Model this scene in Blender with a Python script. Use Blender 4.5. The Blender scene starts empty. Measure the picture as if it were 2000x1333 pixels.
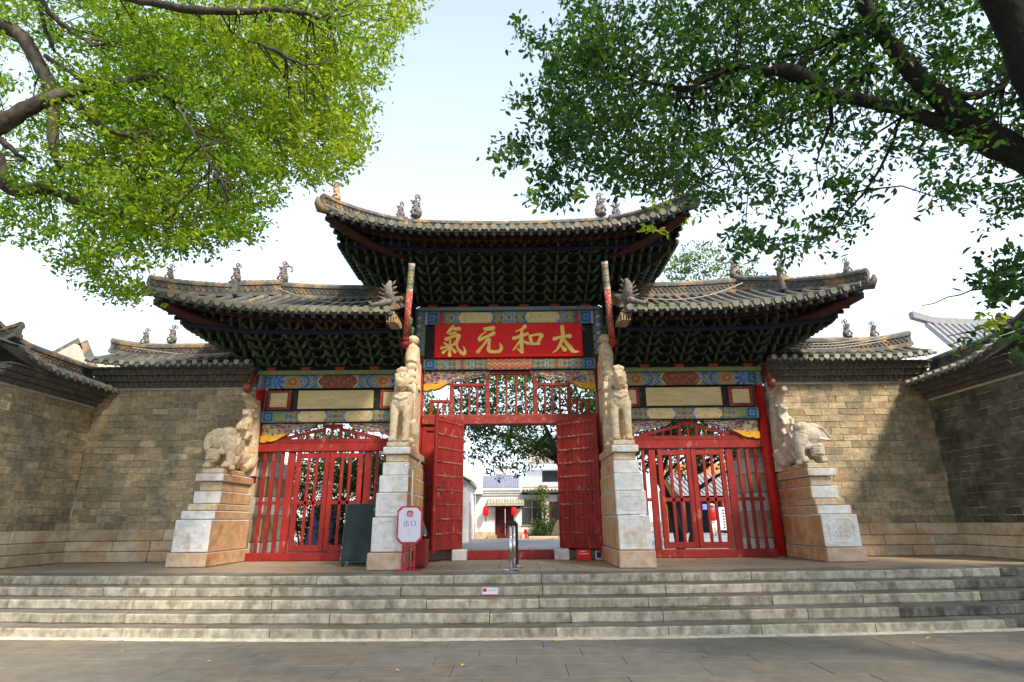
import bpy, math, random
import numpy as np
from mathutils import Vector, Matrix, Euler
random.seed(7)
RNG = np.random.default_rng(11)
PI = math.pi
SC = bpy.context.scene
COL = SC.collection

# ------------------------------------------------------------------ camera
CAM = Vector((0.095, -14.14, 0.85))
FPX = 1125.0
PITCH, YAW, ROLL = math.radians(17.3), math.radians(-0.1), math.radians(0.5)
cam_d = bpy.data.cameras.new('camera')
cam = bpy.data.objects.new('camera', cam_d)
COL.objects.link(cam)
cam_d.sensor_width = 36.0
cam_d.lens = 36.0 * FPX / 2000.0
cam_d.clip_start = 0.1
cam_d.clip_end = 800.0
_F = Vector((math.sin(YAW) * math.cos(PITCH), math.cos(YAW) * math.cos(PITCH), math.sin(PITCH)))
_R = Vector((math.cos(YAW), -math.sin(YAW), 0))
_U = _R.cross(_F)
_R2 = _R * math.cos(ROLL) - _U * math.sin(ROLL)
_U2 = _R * math.sin(ROLL) + _U * math.cos(ROLL)
m = Matrix.Identity(4)
for i in range(3):
    m[i][0] = _R2[i]; m[i][1] = _U2[i]; m[i][2] = -_F[i]; m[i][3] = CAM[i]
cam.matrix_world = m
SC.camera = cam

# ------------------------------------------------------------------ sky, sun, exposure
SUN_EL, SUN_AZ = math.radians(43), math.radians(38)     # azimuth from -Y towards +X
SUND = Vector((math.sin(SUN_AZ) * math.cos(SUN_EL), -math.cos(SUN_AZ) * math.cos(SUN_EL), math.sin(SUN_EL)))
w = bpy.data.worlds.new('World'); SC.world = w; w.use_nodes = True
nt = w.node_tree; nt.nodes.clear()
out = nt.nodes.new('ShaderNodeOutputWorld'); bg = nt.nodes.new('ShaderNodeBackground')
sky = nt.nodes.new('ShaderNodeTexSky'); sky.sky_type = 'NISHITA'; sky.sun_disc = False
sky.sun_elevation = SUN_EL; sky.sun_rotation = math.atan2(SUND.x, SUND.y)
sky.air_density = 1.0; sky.dust_density = 3.0; sky.ozone_density = 1.0; sky.altitude = 1300
hz = nt.nodes.new('ShaderNodeMix'); hz.data_type = 'RGBA'
hz.inputs[7].default_value = (6.0, 6.9, 7.6, 1)      # thin bright haze, denser towards the horizon
tcw = nt.nodes.new('ShaderNodeTexCoord'); sxyz = nt.nodes.new('ShaderNodeSeparateXYZ'); mrw = nt.nodes.new('ShaderNodeMapRange')
mrw.inputs[1].default_value = 0.0; mrw.inputs[2].default_value = 0.85; mrw.inputs[3].default_value = 0.92; mrw.inputs[4].default_value = 0.28
nt.links.new(tcw.outputs['Generated'], sxyz.inputs[0]); nt.links.new(sxyz.outputs[2], mrw.inputs[0]); nt.links.new(mrw.outputs[0], hz.inputs[0])
nt.links.new(sky.outputs[0], hz.inputs[6])
nt.links.new(hz.outputs[2], bg.inputs[0]); nt.links.new(bg.outputs[0], out.inputs[0])
bg.inputs[1].default_value = 0.12
sl = bpy.data.lights.new('sun', 'SUN'); sl.energy = 3.2; sl.angle = math.radians(9); sl.color = (1.0, 0.87, 0.68)
so = bpy.data.objects.new('sun', sl); COL.objects.link(so)
so.rotation_euler = SUND.to_track_quat('Z', 'Y').to_euler(); so.location = (20, -20, 30)
SC.view_settings.view_transform = 'Standard'; SC.view_settings.look = 'None'
SC.view_settings.gamma = 1.0; SC.view_settings.use_curve_mapping = False
SC.view_settings.exposure = 1.18
SC.render.engine = 'CYCLES'
try:
    SC.cycles.max_bounces = 6; SC.cycles.transparent_max_bounces = 6
except Exception: pass

def at(px, py, Y):
    """world point on the plane y = Y seen at photo pixel (px, py) - used only to read off measurements"""
    a = (px - 1000) / FPX; b = (666.5 - py) / FPX
    a, b = a * math.cos(ROLL) + b * math.sin(ROLL), -a * math.sin(ROLL) + b * math.cos(ROLL)
    yy = math.cos(PITCH) - b * math.sin(PITCH); zz = math.sin(PITCH) + b * math.cos(PITCH)
    x = a * math.cos(YAW) + yy * math.sin(YAW); y = -a * math.sin(YAW) + yy * math.cos(YAW)
    t = (Y - CAM.y) / y
    return Vector((CAM.x + t * x, Y, CAM.z + t * zz))
def at_many(P, Y):
    P = np.asarray(P, float); a = (P[:, 0] - 1000) / FPX; b = (666.5 - P[:, 1]) / FPX
    a, b = a * math.cos(ROLL) + b * math.sin(ROLL), -a * math.sin(ROLL) + b * math.cos(ROLL)
    yy = math.cos(PITCH) - b * math.sin(PITCH); zz = math.sin(PITCH) + b * math.cos(PITCH)
    x = a * math.cos(YAW) + yy * math.sin(YAW); y = -a * math.sin(YAW) + yy * math.cos(YAW)
    t = (Y - CAM.y) / y
    return np.stack([CAM.x + t * x, Y + 0 * t, CAM.z + t * zz], 1)

# ------------------------------------------------------------------ materials
def M(name, col, rough=.85, var=.25, scale=5., bump=.2, bscale=45., col2=None, s2=1.6, w2=(.5, .62), orand=0., stretch=(1, 1, 1), metal=0., objspace=False, amt2=1., spec=.3):
    mt = bpy.data.materials.new(name); mt.use_nodes = True
    n = mt.node_tree; N = n.nodes; L = n.links
    b = N['Principled BSDF']; b.inputs['Roughness'].default_value = rough; b.inputs['Metallic'].default_value = metal
    b.inputs['Specular IOR Level'].default_value = spec
    if objspace:
        tc = N.new('ShaderNodeTexCoord'); src = tc.outputs['Object']
    else:
        g = N.new('ShaderNodeNewGeometry'); src = g.outputs['Position']
    mp = N.new('ShaderNodeMapping'); mp.inputs['Scale'].default_value = stretch; L.new(src, mp.inputs[0])
    n1 = N.new('ShaderNodeTexNoise'); n1.inputs['Scale'].default_value = scale; n1.inputs['Detail'].default_value = 6; n1.inputs['Roughness'].default_value = .65
    L.new(mp.outputs[0], n1.inputs[0])
    cur = None
    rgb = N.new('ShaderNodeRGB'); rgb.outputs[0].default_value = (*col, 1); cur = rgb.outputs[0]
    if col2 is not None:
        n2 = N.new('ShaderNodeTexNoise'); n2.inputs['Scale'].default_value = s2; n2.inputs['Detail'].default_value = 5; n2.inputs['Roughness'].default_value = .6
        L.new(mp.outputs[0], n2.inputs[0])
        mr = N.new('ShaderNodeMapRange'); mr.inputs[1].default_value = w2[0]; mr.inputs[2].default_value = w2[1]; mr.inputs[4].default_value = amt2
        L.new(n2.outputs[0], mr.inputs[0])
        mx = N.new('ShaderNodeMix'); mx.data_type = 'RGBA'; L.new(mr.outputs[0], mx.inputs[0]); L.new(cur, mx.inputs[6]); mx.inputs[7].default_value = (*col2, 1)
        cur = mx.outputs[2]
    # value variation
    mr = N.new('ShaderNodeMapRange'); mr.inputs[1].default_value = .3; mr.inputs[2].default_value = .7
    mr.inputs[3].default_value = 1 - var; mr.inputs[4].default_value = 1 + var; L.new(n1.outputs[0], mr.inputs[0])
    val = mr.outputs[0]
    if orand:
        oi = N.new('ShaderNodeObjectInfo'); m2 = N.new('ShaderNodeMapRange'); m2.inputs[3].default_value = 1 - orand; m2.inputs[4].default_value = 1 + orand
        L.new(oi.outputs['Random'], m2.inputs[0]); mm = N.new('ShaderNodeMath'); mm.operation = 'MULTIPLY'
        L.new(val, mm.inputs[0]); L.new(m2.outputs[0], mm.inputs[1]); val = mm.outputs[0]
    vm = N.new('ShaderNodeVectorMath'); vm.operation = 'SCALE'; L.new(cur, vm.inputs[0]); L.new(val, vm.inputs['Scale'])
    L.new(vm.outputs[0], b.inputs['Base Color'])
    if bump:
        n3 = N.new('ShaderNodeTexNoise'); n3.inputs['Scale'].default_value = bscale; n3.inputs['Detail'].default_value = 4; L.new(mp.outputs[0], n3.inputs[0])
        bp = N.new('ShaderNodeBump'); bp.inputs['Strength'].default_value = bump; bp.inputs['Distance'].default_value = .02
        L.new(n3.outputs[0], bp.inputs['Height']); L.new(bp.outputs[0], b.inputs['Normal'])
    return mt
def M_attr(name, rough=.7, var=.2, attr='col', scale=14., chip=None):
    """paint whose colours come from the pattern stored on the mesh, worn by noise"""
    mt = bpy.data.materials.new(name); mt.use_nodes = True
    n = mt.node_tree; N = n.nodes; L = n.links; b = N['Principled BSDF']; b.inputs['Roughness'].default_value = rough
    a = N.new('ShaderNodeAttribute'); a.attribute_name = attr
    g = N.new('ShaderNodeNewGeometry'); n1 = N.new('ShaderNodeTexNoise'); n1.inputs['Scale'].default_value = scale; n1.inputs['Detail'].default_value = 8; n1.inputs['Roughness'].default_value = .7
    L.new(g.outputs['Position'], n1.inputs[0])
    mr = N.new('ShaderNodeMapRange'); mr.inputs[1].default_value = .3; mr.inputs[2].default_value = .7; mr.inputs[3].default_value = 1 - var; mr.inputs[4].default_value = 1 + var
    L.new(n1.outputs[0], mr.inputs[0])
    vm = N.new('ShaderNodeVectorMath'); vm.operation = 'SCALE'; L.new(a.outputs['Color'], vm.inputs[0]); L.new(mr.outputs[0], vm.inputs['Scale'])
    cur = vm.outputs[0]
    if chip:
        n2 = N.new('ShaderNodeTexNoise'); n2.inputs['Scale'].default_value = 22; n2.inputs['Detail'].default_value = 6; L.new(g.outputs['Position'], n2.inputs[0])
        m2 = N.new('ShaderNodeMapRange'); m2.inputs[1].default_value = .62; m2.inputs[2].default_value = .66; L.new(n2.outputs[0], m2.inputs[0])
        mx = N.new('ShaderNodeMix'); mx.data_type = 'RGBA'; L.new(m2.outputs[0], mx.inputs[0]); L.new(cur, mx.inputs[6]); mx.inputs[7].default_value = (*chip, 1); cur = mx.outputs[2]
    L.new(cur, b.inputs['Base Color'])
    bp = N.new('ShaderNodeBump'); bp.inputs['Strength'].default_value = .15; bp.inputs['Distance'].default_value = .01; L.new(n1.outputs[0], bp.inputs['Height']); L.new(bp.outputs[0], b.inputs['Normal'])
    return mt
def M_leaf(name, stops, transl=.45, rough=.45):
    mt = bpy.data.materials.new(name); mt.use_nodes = True
    n = mt.node_tree; N = n.nodes; L = n.links; N.clear()
    o = N.new('ShaderNodeOutputMaterial'); a = N.new('ShaderNodeAttribute'); a.attribute_name = 'tint'
    cr = N.new('ShaderNodeValToRGB'); e = cr.color_ramp.elements
    e[0].position = stops[0][0]; e[0].color = (*stops[0][1], 1); e[1].position = stops[-1][0]; e[1].color = (*stops[-1][1], 1)
    for p, c in stops[1:-1]:
        q = e.new(p); q.color = (*c, 1)
    L.new(a.outputs['Fac'], cr.inputs[0])
    p = N.new('ShaderNodeBsdfPrincipled'); p.inputs['Roughness'].default_value = rough; p.inputs['Specular IOR Level'].default_value = .35; L.new(cr.outputs[0], p.inputs['Base Color'])
    t = N.new('ShaderNodeBsdfTranslucent')
    vm = N.new('ShaderNodeVectorMath'); vm.operation = 'MULTIPLY'; vm.inputs[1].default_value = (1.5, 1.5, .55); L.new(cr.outputs[0], vm.inputs[0]); L.new(vm.outputs[0], t.inputs[0])
    mx = N.new('ShaderNodeMixShader'); mx.inputs[0].default_value = transl; L.new(p.outputs[0], mx.inputs[1]); L.new(t.outputs[0], mx.inputs[2]); L.new(mx.outputs[0], o.inputs[0])
    return mt
def M_emis(name, col, s):
    mt = bpy.data.materials.new(name); mt.use_nodes = True; b = mt.node_tree.nodes['Principled BSDF']
    b.inputs['Emission Color'].default_value = (*col, 1); b.inputs['Emission Strength'].default_value = s; b.inputs['Base Color'].default_value = (*col, 1); return mt

STONE_W = M('pale_limestone', (.66, .65, .64), var=.22, scale=7, bump=.5, bscale=28, col2=(.50, .36, .20), s2=2.2, w2=(.53, .68), amt2=.75)
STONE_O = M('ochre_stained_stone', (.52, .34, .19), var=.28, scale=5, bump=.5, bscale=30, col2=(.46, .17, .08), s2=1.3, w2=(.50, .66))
STONE_S = M('rust_speckled_stone', (.52, .42, .32), var=.3, scale=14, bump=.6, bscale=40, col2=(.50, .24, .11), s2=7, w2=(.45, .62), amt2=.7)
STONE_F = M('carved_cream_stone', (.60, .49, .35), var=.3, scale=11, bump=.5, bscale=34, col2=(.50, .30, .13), s2=4.5, w2=(.48, .64), amt2=.7)
STONE_G = M('grey_white_carved_stone', (.52, .47, .40), var=.3, scale=9, bump=.35, bscale=40, col2=(.42, .25, .12), s2=3.0, w2=(.48, .64), amt2=.6)
BASE_ST = M('wall_base_stone', (.50, .41, .30), var=.28, scale=5, bump=.45, bscale=30, col2=(.44, .28, .15), s2=1.4, w2=(.42, .6), orand=.15, amt2=.8)
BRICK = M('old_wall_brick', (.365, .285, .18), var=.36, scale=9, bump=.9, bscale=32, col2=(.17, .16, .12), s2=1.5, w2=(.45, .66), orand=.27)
BRICK_D = M('shade_darkened_brick', (.125, .125, .098), var=.45, scale=6, bump=.8, bscale=38, col2=(.07, .075, .058), s2=1.3, w2=(.42, .62), orand=.3)  # dark tone paints the shade into the right side wall
MORTAR = M('lime_mortar', (.52, .45, .34), var=.35, bump=.4, scale=3, col2=(.16, .14, .10), s2=2, w2=(.42, .55))
DARKBRICK = M('dark_grey_cornice_brick', (.105, .10, .09), var=.35, scale=9, bump=.4, col2=(.20, .15, .09), s2=2.5, w2=(.5, .7), amt2=.6, orand=.1)
COPING = M('pale_lime_band', (.42, .40, .36), var=.2)
TILE = M('grey_roof_tile', (.085, .088, .088), rough=.6, var=.3, scale=8, bump=.2, col2=(.24, .17, .10), s2=1.8, w2=(.52, .7), orand=.16, amt2=.7)
TILE_E = M('grey_cover_tile', (.13, .132, .125), rough=.55, var=.3, scale=9, bump=.15, col2=(.26, .20, .12), s2=2.2, w2=(.52, .68), orand=.22)
TILE_D = M('pale_tile_disc', (.27, .275, .215), rough=.6, var=.25, scale=20, bump=.2, orand=.2)
RIDGE = M('grey_ridge_plaster', (.115, .118, .118), var=.35, scale=9, bump=.3, col2=(.33, .22, .12), s2=2.5, w2=(.47, .62))
ORN = M('glazed_ridge_figure', (.15, .14, .14), var=.4, scale=20, bump=.3, col2=(.32, .22, .15), s2=10, w2=(.5, .66))
ORN_L = M('terracotta_ridge_figure', (.52, .34, .21), var=.3, scale=20, bump=.3, col2=(.30, .10, .06), s2=9, w2=(.5, .62))
RED = M('red_painted_timber', (.25, .017, .014), rough=.55, var=.3, scale=5, bump=.3, bscale=30, col2=(.36, .16, .12), s2=6, w2=(.61, .68), orand=.14, amt2=.65, stretch=(1, 1, .5))
RED_D = M('faded_red_timber', (.26, .035, .028), rough=.65, var=.35, scale=7, bump=.3, bscale=40, col2=(.30, .22, .18), s2=12, w2=(.58, .66), amt2=.7)
RED_B = M('bright_red_lacquer', (.74, .006, .006), rough=.5, var=.08, scale=3, bump=.08)
GOLD = M('gold_leaf_paint', (.95, .68, .19), rough=.55, var=.08, scale=25, bump=.25, bscale=40, col2=(.75, .48, .09), s2=14, w2=(.58, .68))
GREEN = M('dark_green_paint', (.026, .050, .024), rough=.45, var=.3, scale=9, bump=.15, col2=(.07, .085, .04), s2=3, w2=(.52, .64), orand=.3)
GREEN_L = M('pale_green_edge', (.085, .125, .06), rough=.6, var=.3, scale=9, bump=.2, orand=.25)
DKWOOD = M('dark_blue_green_timber', (.006, .008, .009), rough=.75, var=.4, scale=6, bump=.2)
RAFTER = M('dull_red_rafter', (.055, .016, .012), rough=.7, var=.35, scale=8, bump=.2, orand=.25)
RAFT_B = M('teal_rafter', (.012, .020, .024), rough=.7, var=.35, scale=8, bump=.2, orand=.25)
BLOCKR = M('vermilion_block', (.34, .05, .025), rough=.6, var=.25, scale=9, bump=.2, orand=.15)
BLACKP = M('black_lacquer_panel', (.016, .018, .015), rough=.55, var=.5, scale=9, bump=.2, col2=(.16, .16, .12), s2=9, w2=(.64, .7), amt2=.7)
CREAM = M('cream_panel', (.64, .50, .27), rough=.8, var=.18, scale=5, bump=.15, col2=(.22, .14, .07), s2=18, w2=(.66, .70), stretch=(.4, 1, 2.2))
GREENB = M('green_edge_moulding', (.14, .19, .08), var=.3, scale=30, bump=.1, col2=(.32, .33, .15), s2=40, w2=(.5, .6))
BLUEB = M('blue_grey_moulding', (.12, .17, .19), var=.3, scale=30, bump=.1, col2=(.25, .31, .32), s2=40, w2=(.5, .6))
YELLOWC = M('yellow_carved_cloud', (.66, .34, .04), var=.25, scale=12, bump=.3)
PAINTED = M_attr('painted_pattern', chip=(.30, .24, .15))
GREYWOOD = M('bare_grey_wood', (.30, .25, .19), var=.3, scale=6, bump=.3, stretch=(4, 4, .6))
STEPST = M('tooled_step_stone', (.37, .335, .265), rough=.85, var=.38, scale=2.6, bump=.25, bscale=14, stretch=(3.2, 1.2, 2.2), col2=(.18, .155, .11), s2=1.9, w2=(.46, .64), orand=.16, amt2=.75)
STEP_SHADE = M('shade_dark_step_stone', (.19, .19, .155), rough=.8, var=.4, scale=2.6, bump=.3, bscale=14, stretch=(3.2, 1.2, 2.2), col2=(.07, .07, .05), s2=1.4, w2=(.40, .58), orand=.18)  # darker copy of the step stone, shade put into the colour
TREAD_D = M('shade_dark_step_tread', (.13, .125, .10), rough=.7, var=.3, scale=3, bump=.25, orand=.1)  # tread copy darkened likewise for the shaded right end
TREAD = M('worn_step_tread', (.15, .125, .09), rough=.7, var=.25, scale=3, bump=.25, bscale=50, col2=(.19, .175, .15), s2=1.1, w2=(.45, .6), orand=.1)
PAVE = M('grey_paving_stone', (.175, .163, .14), rough=.6, var=.22, scale=4, bump=.3, bscale=60, col2=(.22, .18, .13), s2=.45, w2=(.44, .68), orand=.045, amt2=.7)
PLAT = M('worn_platform_paving', (.30, .25, .19), rough=.6, var=.2, scale=4, bump=.25, bscale=50, col2=(.36, .24, .13), s2=.7, w2=(.45, .66), orand=.09, amt2=.8)
JOINT = M('dirt_joint', (.13, .12, .095), var=.3)
SANDJ = M('crumbling_mortar', (.50, .45, .36), var=.3, scale=12, bump=.6)
METAL = M('brushed_steel', (.62, .62, .62), rough=.22, var=.06, bump=0, metal=1.)
BLACKPL = M('black_plastic', (.012, .013, .013), rough=.4, var=.2, bump=0)
BOARDG = M('dark_green_board', (.011, .022, .020), rough=.55, var=.35, scale=4, bump=.1, col2=(.025, .04, .036), s2=3, w2=(.5, .7))
SIGNW = M('lilac_white_sign', (.66, .64, .76), rough=.4, var=.04, bump=0)
SIGNR = M('crimson_sign_frame', (.42, .018, .035), rough=.4, var=.06, bump=0)
INK = M('black_ink', (.02, .02, .025), rough=.6, var=0.05, bump=0)
GREYINK = M('grey_ink', (.35, .34, .38), rough=.6, var=0.05, bump=0)
WHITE = M('white_plaster', (.72, .71, .72), rough=.8, var=.1, scale=2, bump=.1)
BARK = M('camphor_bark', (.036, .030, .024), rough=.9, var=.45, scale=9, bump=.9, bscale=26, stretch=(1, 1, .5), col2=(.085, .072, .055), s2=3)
BARK_D = M('dark_bark', (.016, .014, .012), rough=.9, var=.45, scale=9, bump=.9, bscale=26, stretch=(1, 1, .5))  # darker bark tone
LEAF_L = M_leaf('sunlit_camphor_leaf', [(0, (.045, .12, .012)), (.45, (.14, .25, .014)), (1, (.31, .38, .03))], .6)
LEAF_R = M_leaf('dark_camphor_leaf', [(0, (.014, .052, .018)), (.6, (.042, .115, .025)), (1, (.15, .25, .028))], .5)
LEAF_B = M_leaf('courtyard_leaf', [(0, (.014, .045, .012)), (.6, (.05, .11, .014)), (1, (.16, .22, .03))], .4)
DARKGL = M('dark_window_glass', (.03, .035, .04), rough=.12, var=.3, scale=2, bump=0, spec=.6)
DARKRED = M('dark_red_door', (.11, .015, .014), rough=.5, var=.25)
ORANGEW = M('orange_wall', (.55, .25, .10), var=.15)
BLUEGL = M('solar_collector_glass', (.24, .26, .36), rough=.25, var=.15, bump=0)

# ------------------------------------------------------------------ geometry helpers
WM = {}                                             # world matrices of what has been linked
def link(o, parent=None, world=None):
    world = world if world is not None else Matrix.Identity(4)
    COL.objects.link(o)
    if parent is not None:
        o.parent = parent; o.matrix_parent_inverse = Matrix.Identity(4)
        o.matrix_basis = WM[parent.name].inverted() @ world
    else: o.matrix_basis = world
    WM[o.name] = world.copy()
    return o
def thing(name, label, cat, loc, group=None):
    o = bpy.data.objects.new(name, None); o.empty_display_size = .2
    o['label'] = label; o['category'] = cat
    if group: o['group'] = group
    return link(o, None, Matrix.Translation(loc))
def tag(o, label, cat, group=None):
    o['label'] = label; o['category'] = cat
    if group: o['group'] = group
    return o
def structure(name, loc=(0, 0, 0)):
    o = bpy.data.objects.new(name, None); o['kind'] = 'structure'; return link(o, None, Matrix.Translation(loc))
def mobj(name, mesh, parent, world):
    return link(bpy.data.objects.new(name, mesh), parent, world)
class G:
    def __init__(s): s.v = []; s.f = []; s.m = []
    def add(s, vs, fs, mi=0):
        n = len(s.v); s.v += [tuple(v) for v in vs]; s.f += [tuple(i + n for i in f) for f in fs]; s.m += [mi] * len(fs); return s
    def box(s, lo, hi, mi=0, T=None, fm=None):
        x0, y0, z0 = lo; x1, y1, z1 = hi
        vs = [Vector(p) for p in ((x0, y0, z0), (x1, y0, z0), (x1, y1, z0), (x0, y1, z0), (x0, y0, z1), (x1, y0, z1), (x1, y1, z1), (x0, y1, z1))]
        if T is not None: vs = [T @ v for v in vs]
        fs = [(0, 3, 2, 1), (4, 5, 6, 7), (0, 1, 5, 4), (1, 2, 6, 5), (2, 3, 7, 6), (3, 0, 4, 7)]
        n = len(s.m); s.add(vs, fs, mi)
        if fm:
            for k, q in fm.items(): s.m[n + k] = q
        return s
    def bev(s, lo, hi, b=.012, mi=0, T=None):
        """box with chamfered vertical and top front edges (24 verts)"""
        lo = Vector(lo); hi = Vector(hi); b = min(b, min(hi - lo) * .4)
        vs = []; idx = {}
        for i in (0, 1):
            for j in (0, 1):
                for k in (0, 1):
                    c = Vector((hi.x if i else lo.x, hi.y if j else lo.y, hi.z if k else lo.z))
                    sg = Vector((-1 if i else 1, -1 if j else 1, -1 if k else 1)) * b
                    for ax in range(3):
                        p = c.copy()
                        for a2 in range(3):
                            if a2 != ax: p[a2] += sg[a2]
                        idx[(i, j, k, ax)] = len(vs); vs.append(p)
        I = idx; fs = []
        for ax in range(3):
            o1, o2 = [a for a in range(3) if a != ax]
            for sgn in (0, 1):
                q = []
                for (a, c) in ((0, 0), (1, 0), (1, 1), (0, 1)):
                    key = [0, 0, 0]; key[ax] = sgn; key[o1] = a; key[o2] = c; q.append(I[(*key, ax)])
                fs.append(q)
            for a in (0, 1):
                for c in (0, 1):
                    k0 = [0, 0, 0]; k0[o1] = a; k0[o2] = c; k0[ax] = 0; k1 = list(k0); k1[ax] = 1
                    fs.append([I[(*k0, o1)], I[(*k1, o1)], I[(*k1, o2)], I[(*k0, o2)]])
        for i in (0, 1):
            for j in (0, 1):
                for k in (0, 1): fs.append([I[(i, j, k, 0)], I[(i, j, k, 1)], I[(i, j, k, 2)]])
        # orient outward
        cc = (lo + hi) / 2; ff = []
        for f in fs:
            p = [vs[t] for t in f]; nn = (p[1] - p[0]).cross(p[2] - p[0]); ce = sum(p, Vector()) / len(p)
            ff.append(tuple(f) if nn.dot(ce - cc) > 0 else tuple(reversed(f)))
        if T is not None: vs = [T @ v for v in vs]
        return s.add(vs, ff, mi)
    def tube(s, pts, rad, seg=8, mi=0, cap=True, sx=1., up=None):
        pts = [Vector(p) for p in pts]
        if not hasattr(rad, '__len__'): rad = [rad] * len(pts)
        n0 = len(s.v); vs = []; fs = []; ref = Vector(up) if up is not None else None
        for i, p in enumerate(pts):
            d = (pts[min(i + 1, len(pts) - 1)] - pts[max(i - 1, 0)])
            if d.length < 1e-9: d = Vector((0, 0, 1))
            d.normalize()
            if ref is None or abs(ref.dot(d)) > .98: ref = Vector((0, 0, 1)) if abs(d.z) < .9 else Vector((1, 0, 0))
            a = d.cross(ref).normalized(); b = a.cross(d).normalized()
            if up is None: ref = b
            for k in range(seg):
                t = 2 * PI * k / seg
                vs.append(p + a * (math.cos(t) * rad[i] * sx) + b * (math.sin(t) * rad[i]))
        for i in range(len(pts) - 1):
            for k in range(seg):
                k2 = (k + 1) % seg; fs.append((i * seg + k, i * seg + k2, (i + 1) * seg + k2, (i + 1) * seg + k))
        if cap:
            fs.append(tuple(reversed(range(seg)))); fs.append(tuple((len(pts) - 1) * seg + k for k in range(seg)))
        return s.add(vs, fs, mi)
    def sweep(s, pts, prof, ups=None, mi=0, cap=True, side=None):
        """profile [(across, up)] swept along pts; across is horizontal, perpendicular to the path"""
        pts = [Vector(p) for p in pts]; n = len(prof); vs = []; fs = []
        for i, p in enumerate(pts):
            d = pts[min(i + 1, len(pts) - 1)] - pts[max(i - 1, 0)]
            h = Vector((d.x, d.y, 0)); 
            if h.length < 1e-6: h = Vector((1, 0, 0))
            h.normalize(); a = Vector((h.y, -h.x, 0))
            for (q, z) in prof: vs.append(p + a * q + Vector((0, 0, z)))
        for i in range(len(pts) - 1):
            for k in range(n):
                k2 = (k + 1) % n; fs.append((i * n + k, (i + 1) * n + k, (i + 1) * n + k2, i * n + k2))
        if cap: fs.append(tuple(range(n))); fs.append(tuple(reversed([(len(pts) - 1) * n + k for k in range(n)])))
        return s.add(vs, fs, mi)
    def prism(s, poly, y0, y1, mi=0, T=None):
        """polygon in (x,z), extruded along y from y0 (front) to y1"""
        n = len(poly); vs = [Vector((x, y0, z)) for x, z in poly] + [Vector((x, y1, z)) for x, z in poly]
        if T is not None: vs = [T @ v for v in vs]
        fs = [tuple(range(n)), tuple(reversed(range(n, 2 * n)))] + [(i, i + n, (i + 1) % n + n, (i + 1) % n) for i in range(n)]
        return s.add(vs, fs, mi)
    def grid(s, rows, mi=0, flip=False):
        r = len(rows); c = len(rows[0]); vs = [p for row in rows for p in row]; fs = []
        for i in range(r - 1):
            for j in range(c - 1):
                q = (i * c + j, i * c + j + 1, (i + 1) * c + j + 1, (i + 1) * c + j)
                fs.append(tuple(reversed(q)) if flip else q)
        return s.add(vs, fs, mi)
    def ball(s, c, r, n=8, mi=0, T=None):
        if not hasattr(r, '__len__'): r = (r, r, r)
        c = Vector(c); vs = []; fs = []; rings = max(3, n // 2)
        vs.append(c + Vector((0, 0, r[2]))) 
        for i in range(1, rings):
            a = PI * i / rings
            for k in range(n): vs.append(c + Vector((r[0] * math.sin(a) * math.cos(2 * PI * k / n), r[1] * math.sin(a) * math.sin(2 * PI * k / n), r[2] * math.cos(a))))
        vs.append(c - Vector((0, 0, r[2])))
        for k in range(n): fs.append((0, 1 + k, 1 + (k + 1) % n))
        for i in range(rings - 2):
            for k in range(n): fs.append((1 + i * n + k, 1 + (i + 1) * n + k, 1 + (i + 1) * n + (k + 1) % n, 1 + i * n + (k + 1) % n))
        e = len(vs) - 1; b = 1 + (rings - 2) * n
        for k in range(n): fs.append((e, b + (k + 1) % n, b + k))
        if T is not None: vs = [T @ v for v in vs]
        return s.add(vs, fs, mi)
    def mesh(s, name, mats, origin=None, smooth=False, wob=0.):
        if origin is None:
            a = np.array(s.v); origin = Vector((a.min(0) + a.max(0)) / 2)
        me = bpy.data.meshes.new(name)
        vs = [(v[0] - origin[0], v[1] - origin[1], v[2] - origin[2]) for v in s.v]
        if wob: vs = [(x + random.uniform(-wob, wob), y + random.uniform(-wob, wob), z + random.uniform(-wob, wob)) for x, y, z in vs]
        me.from_pydata(vs, [], s.f)
        for q in (mats if isinstance(mats, (list, tuple)) else [mats]): me.materials.append(q)
        me.polygons.foreach_set('material_index', s.m)
        if smooth: me.polygons.foreach_set('use_smooth', [True] * len(s.f))
        me.update(); return me, origin
    def obj(s, name, mats, parent=None, smooth=False, kind=None, wob=0., origin=None):
        me, o = s.mesh(name, mats, origin, smooth, wob)
        ob = mobj(name, me, parent, Matrix.Translation(o))
        if kind: ob['kind'] = kind
        return ob
def box(name, lo, hi, mat, parent=None, b=.012, **k):
    return G().bev(lo, hi, b).obj(name, mat, parent, **k)
def bar(g, p, q, w, h, mi=0):
    """rectangular bar from p to q, width w across and height h"""
    p = Vector(p); q = Vector(q); d = (q - p); L = d.length; d.normalize()
    ref = Vector((0, 1, 0)) if abs(d.y) < .9 else Vector((0, 0, 1))
    a = d.cross(ref).normalized(); b = a.cross(d).normalized()
    T = Matrix(((a.x, b.x, d.x, p.x), (a.y, b.y, d.y, p.y), (a.z, b.z, d.z, p.z), (0, 0, 0, 1)))
    return g.box((-w / 2, -h / 2, 0), (w / 2, h / 2, L), mi, T)
def catmull(P, n=6):
    P = [np.array(p, float) for p in P]; Q = [2 * P[0] - P[1]] + P + [2 * P[-1] - P[-2]]; o = []
    for i in range(1, len(Q) - 2):
        for k in range(n):
            t = k / n; a, b, c, d = Q[i - 1], Q[i], Q[i + 1], Q[i + 2]
            o.append(.5 * ((2 * b) + (-a + c) * t + (2 * a - 5 * b + 4 * c - d) * t * t + (-a + 3 * b - 3 * c + d) * t ** 3))
    o.append(P[-1]); return o
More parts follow.
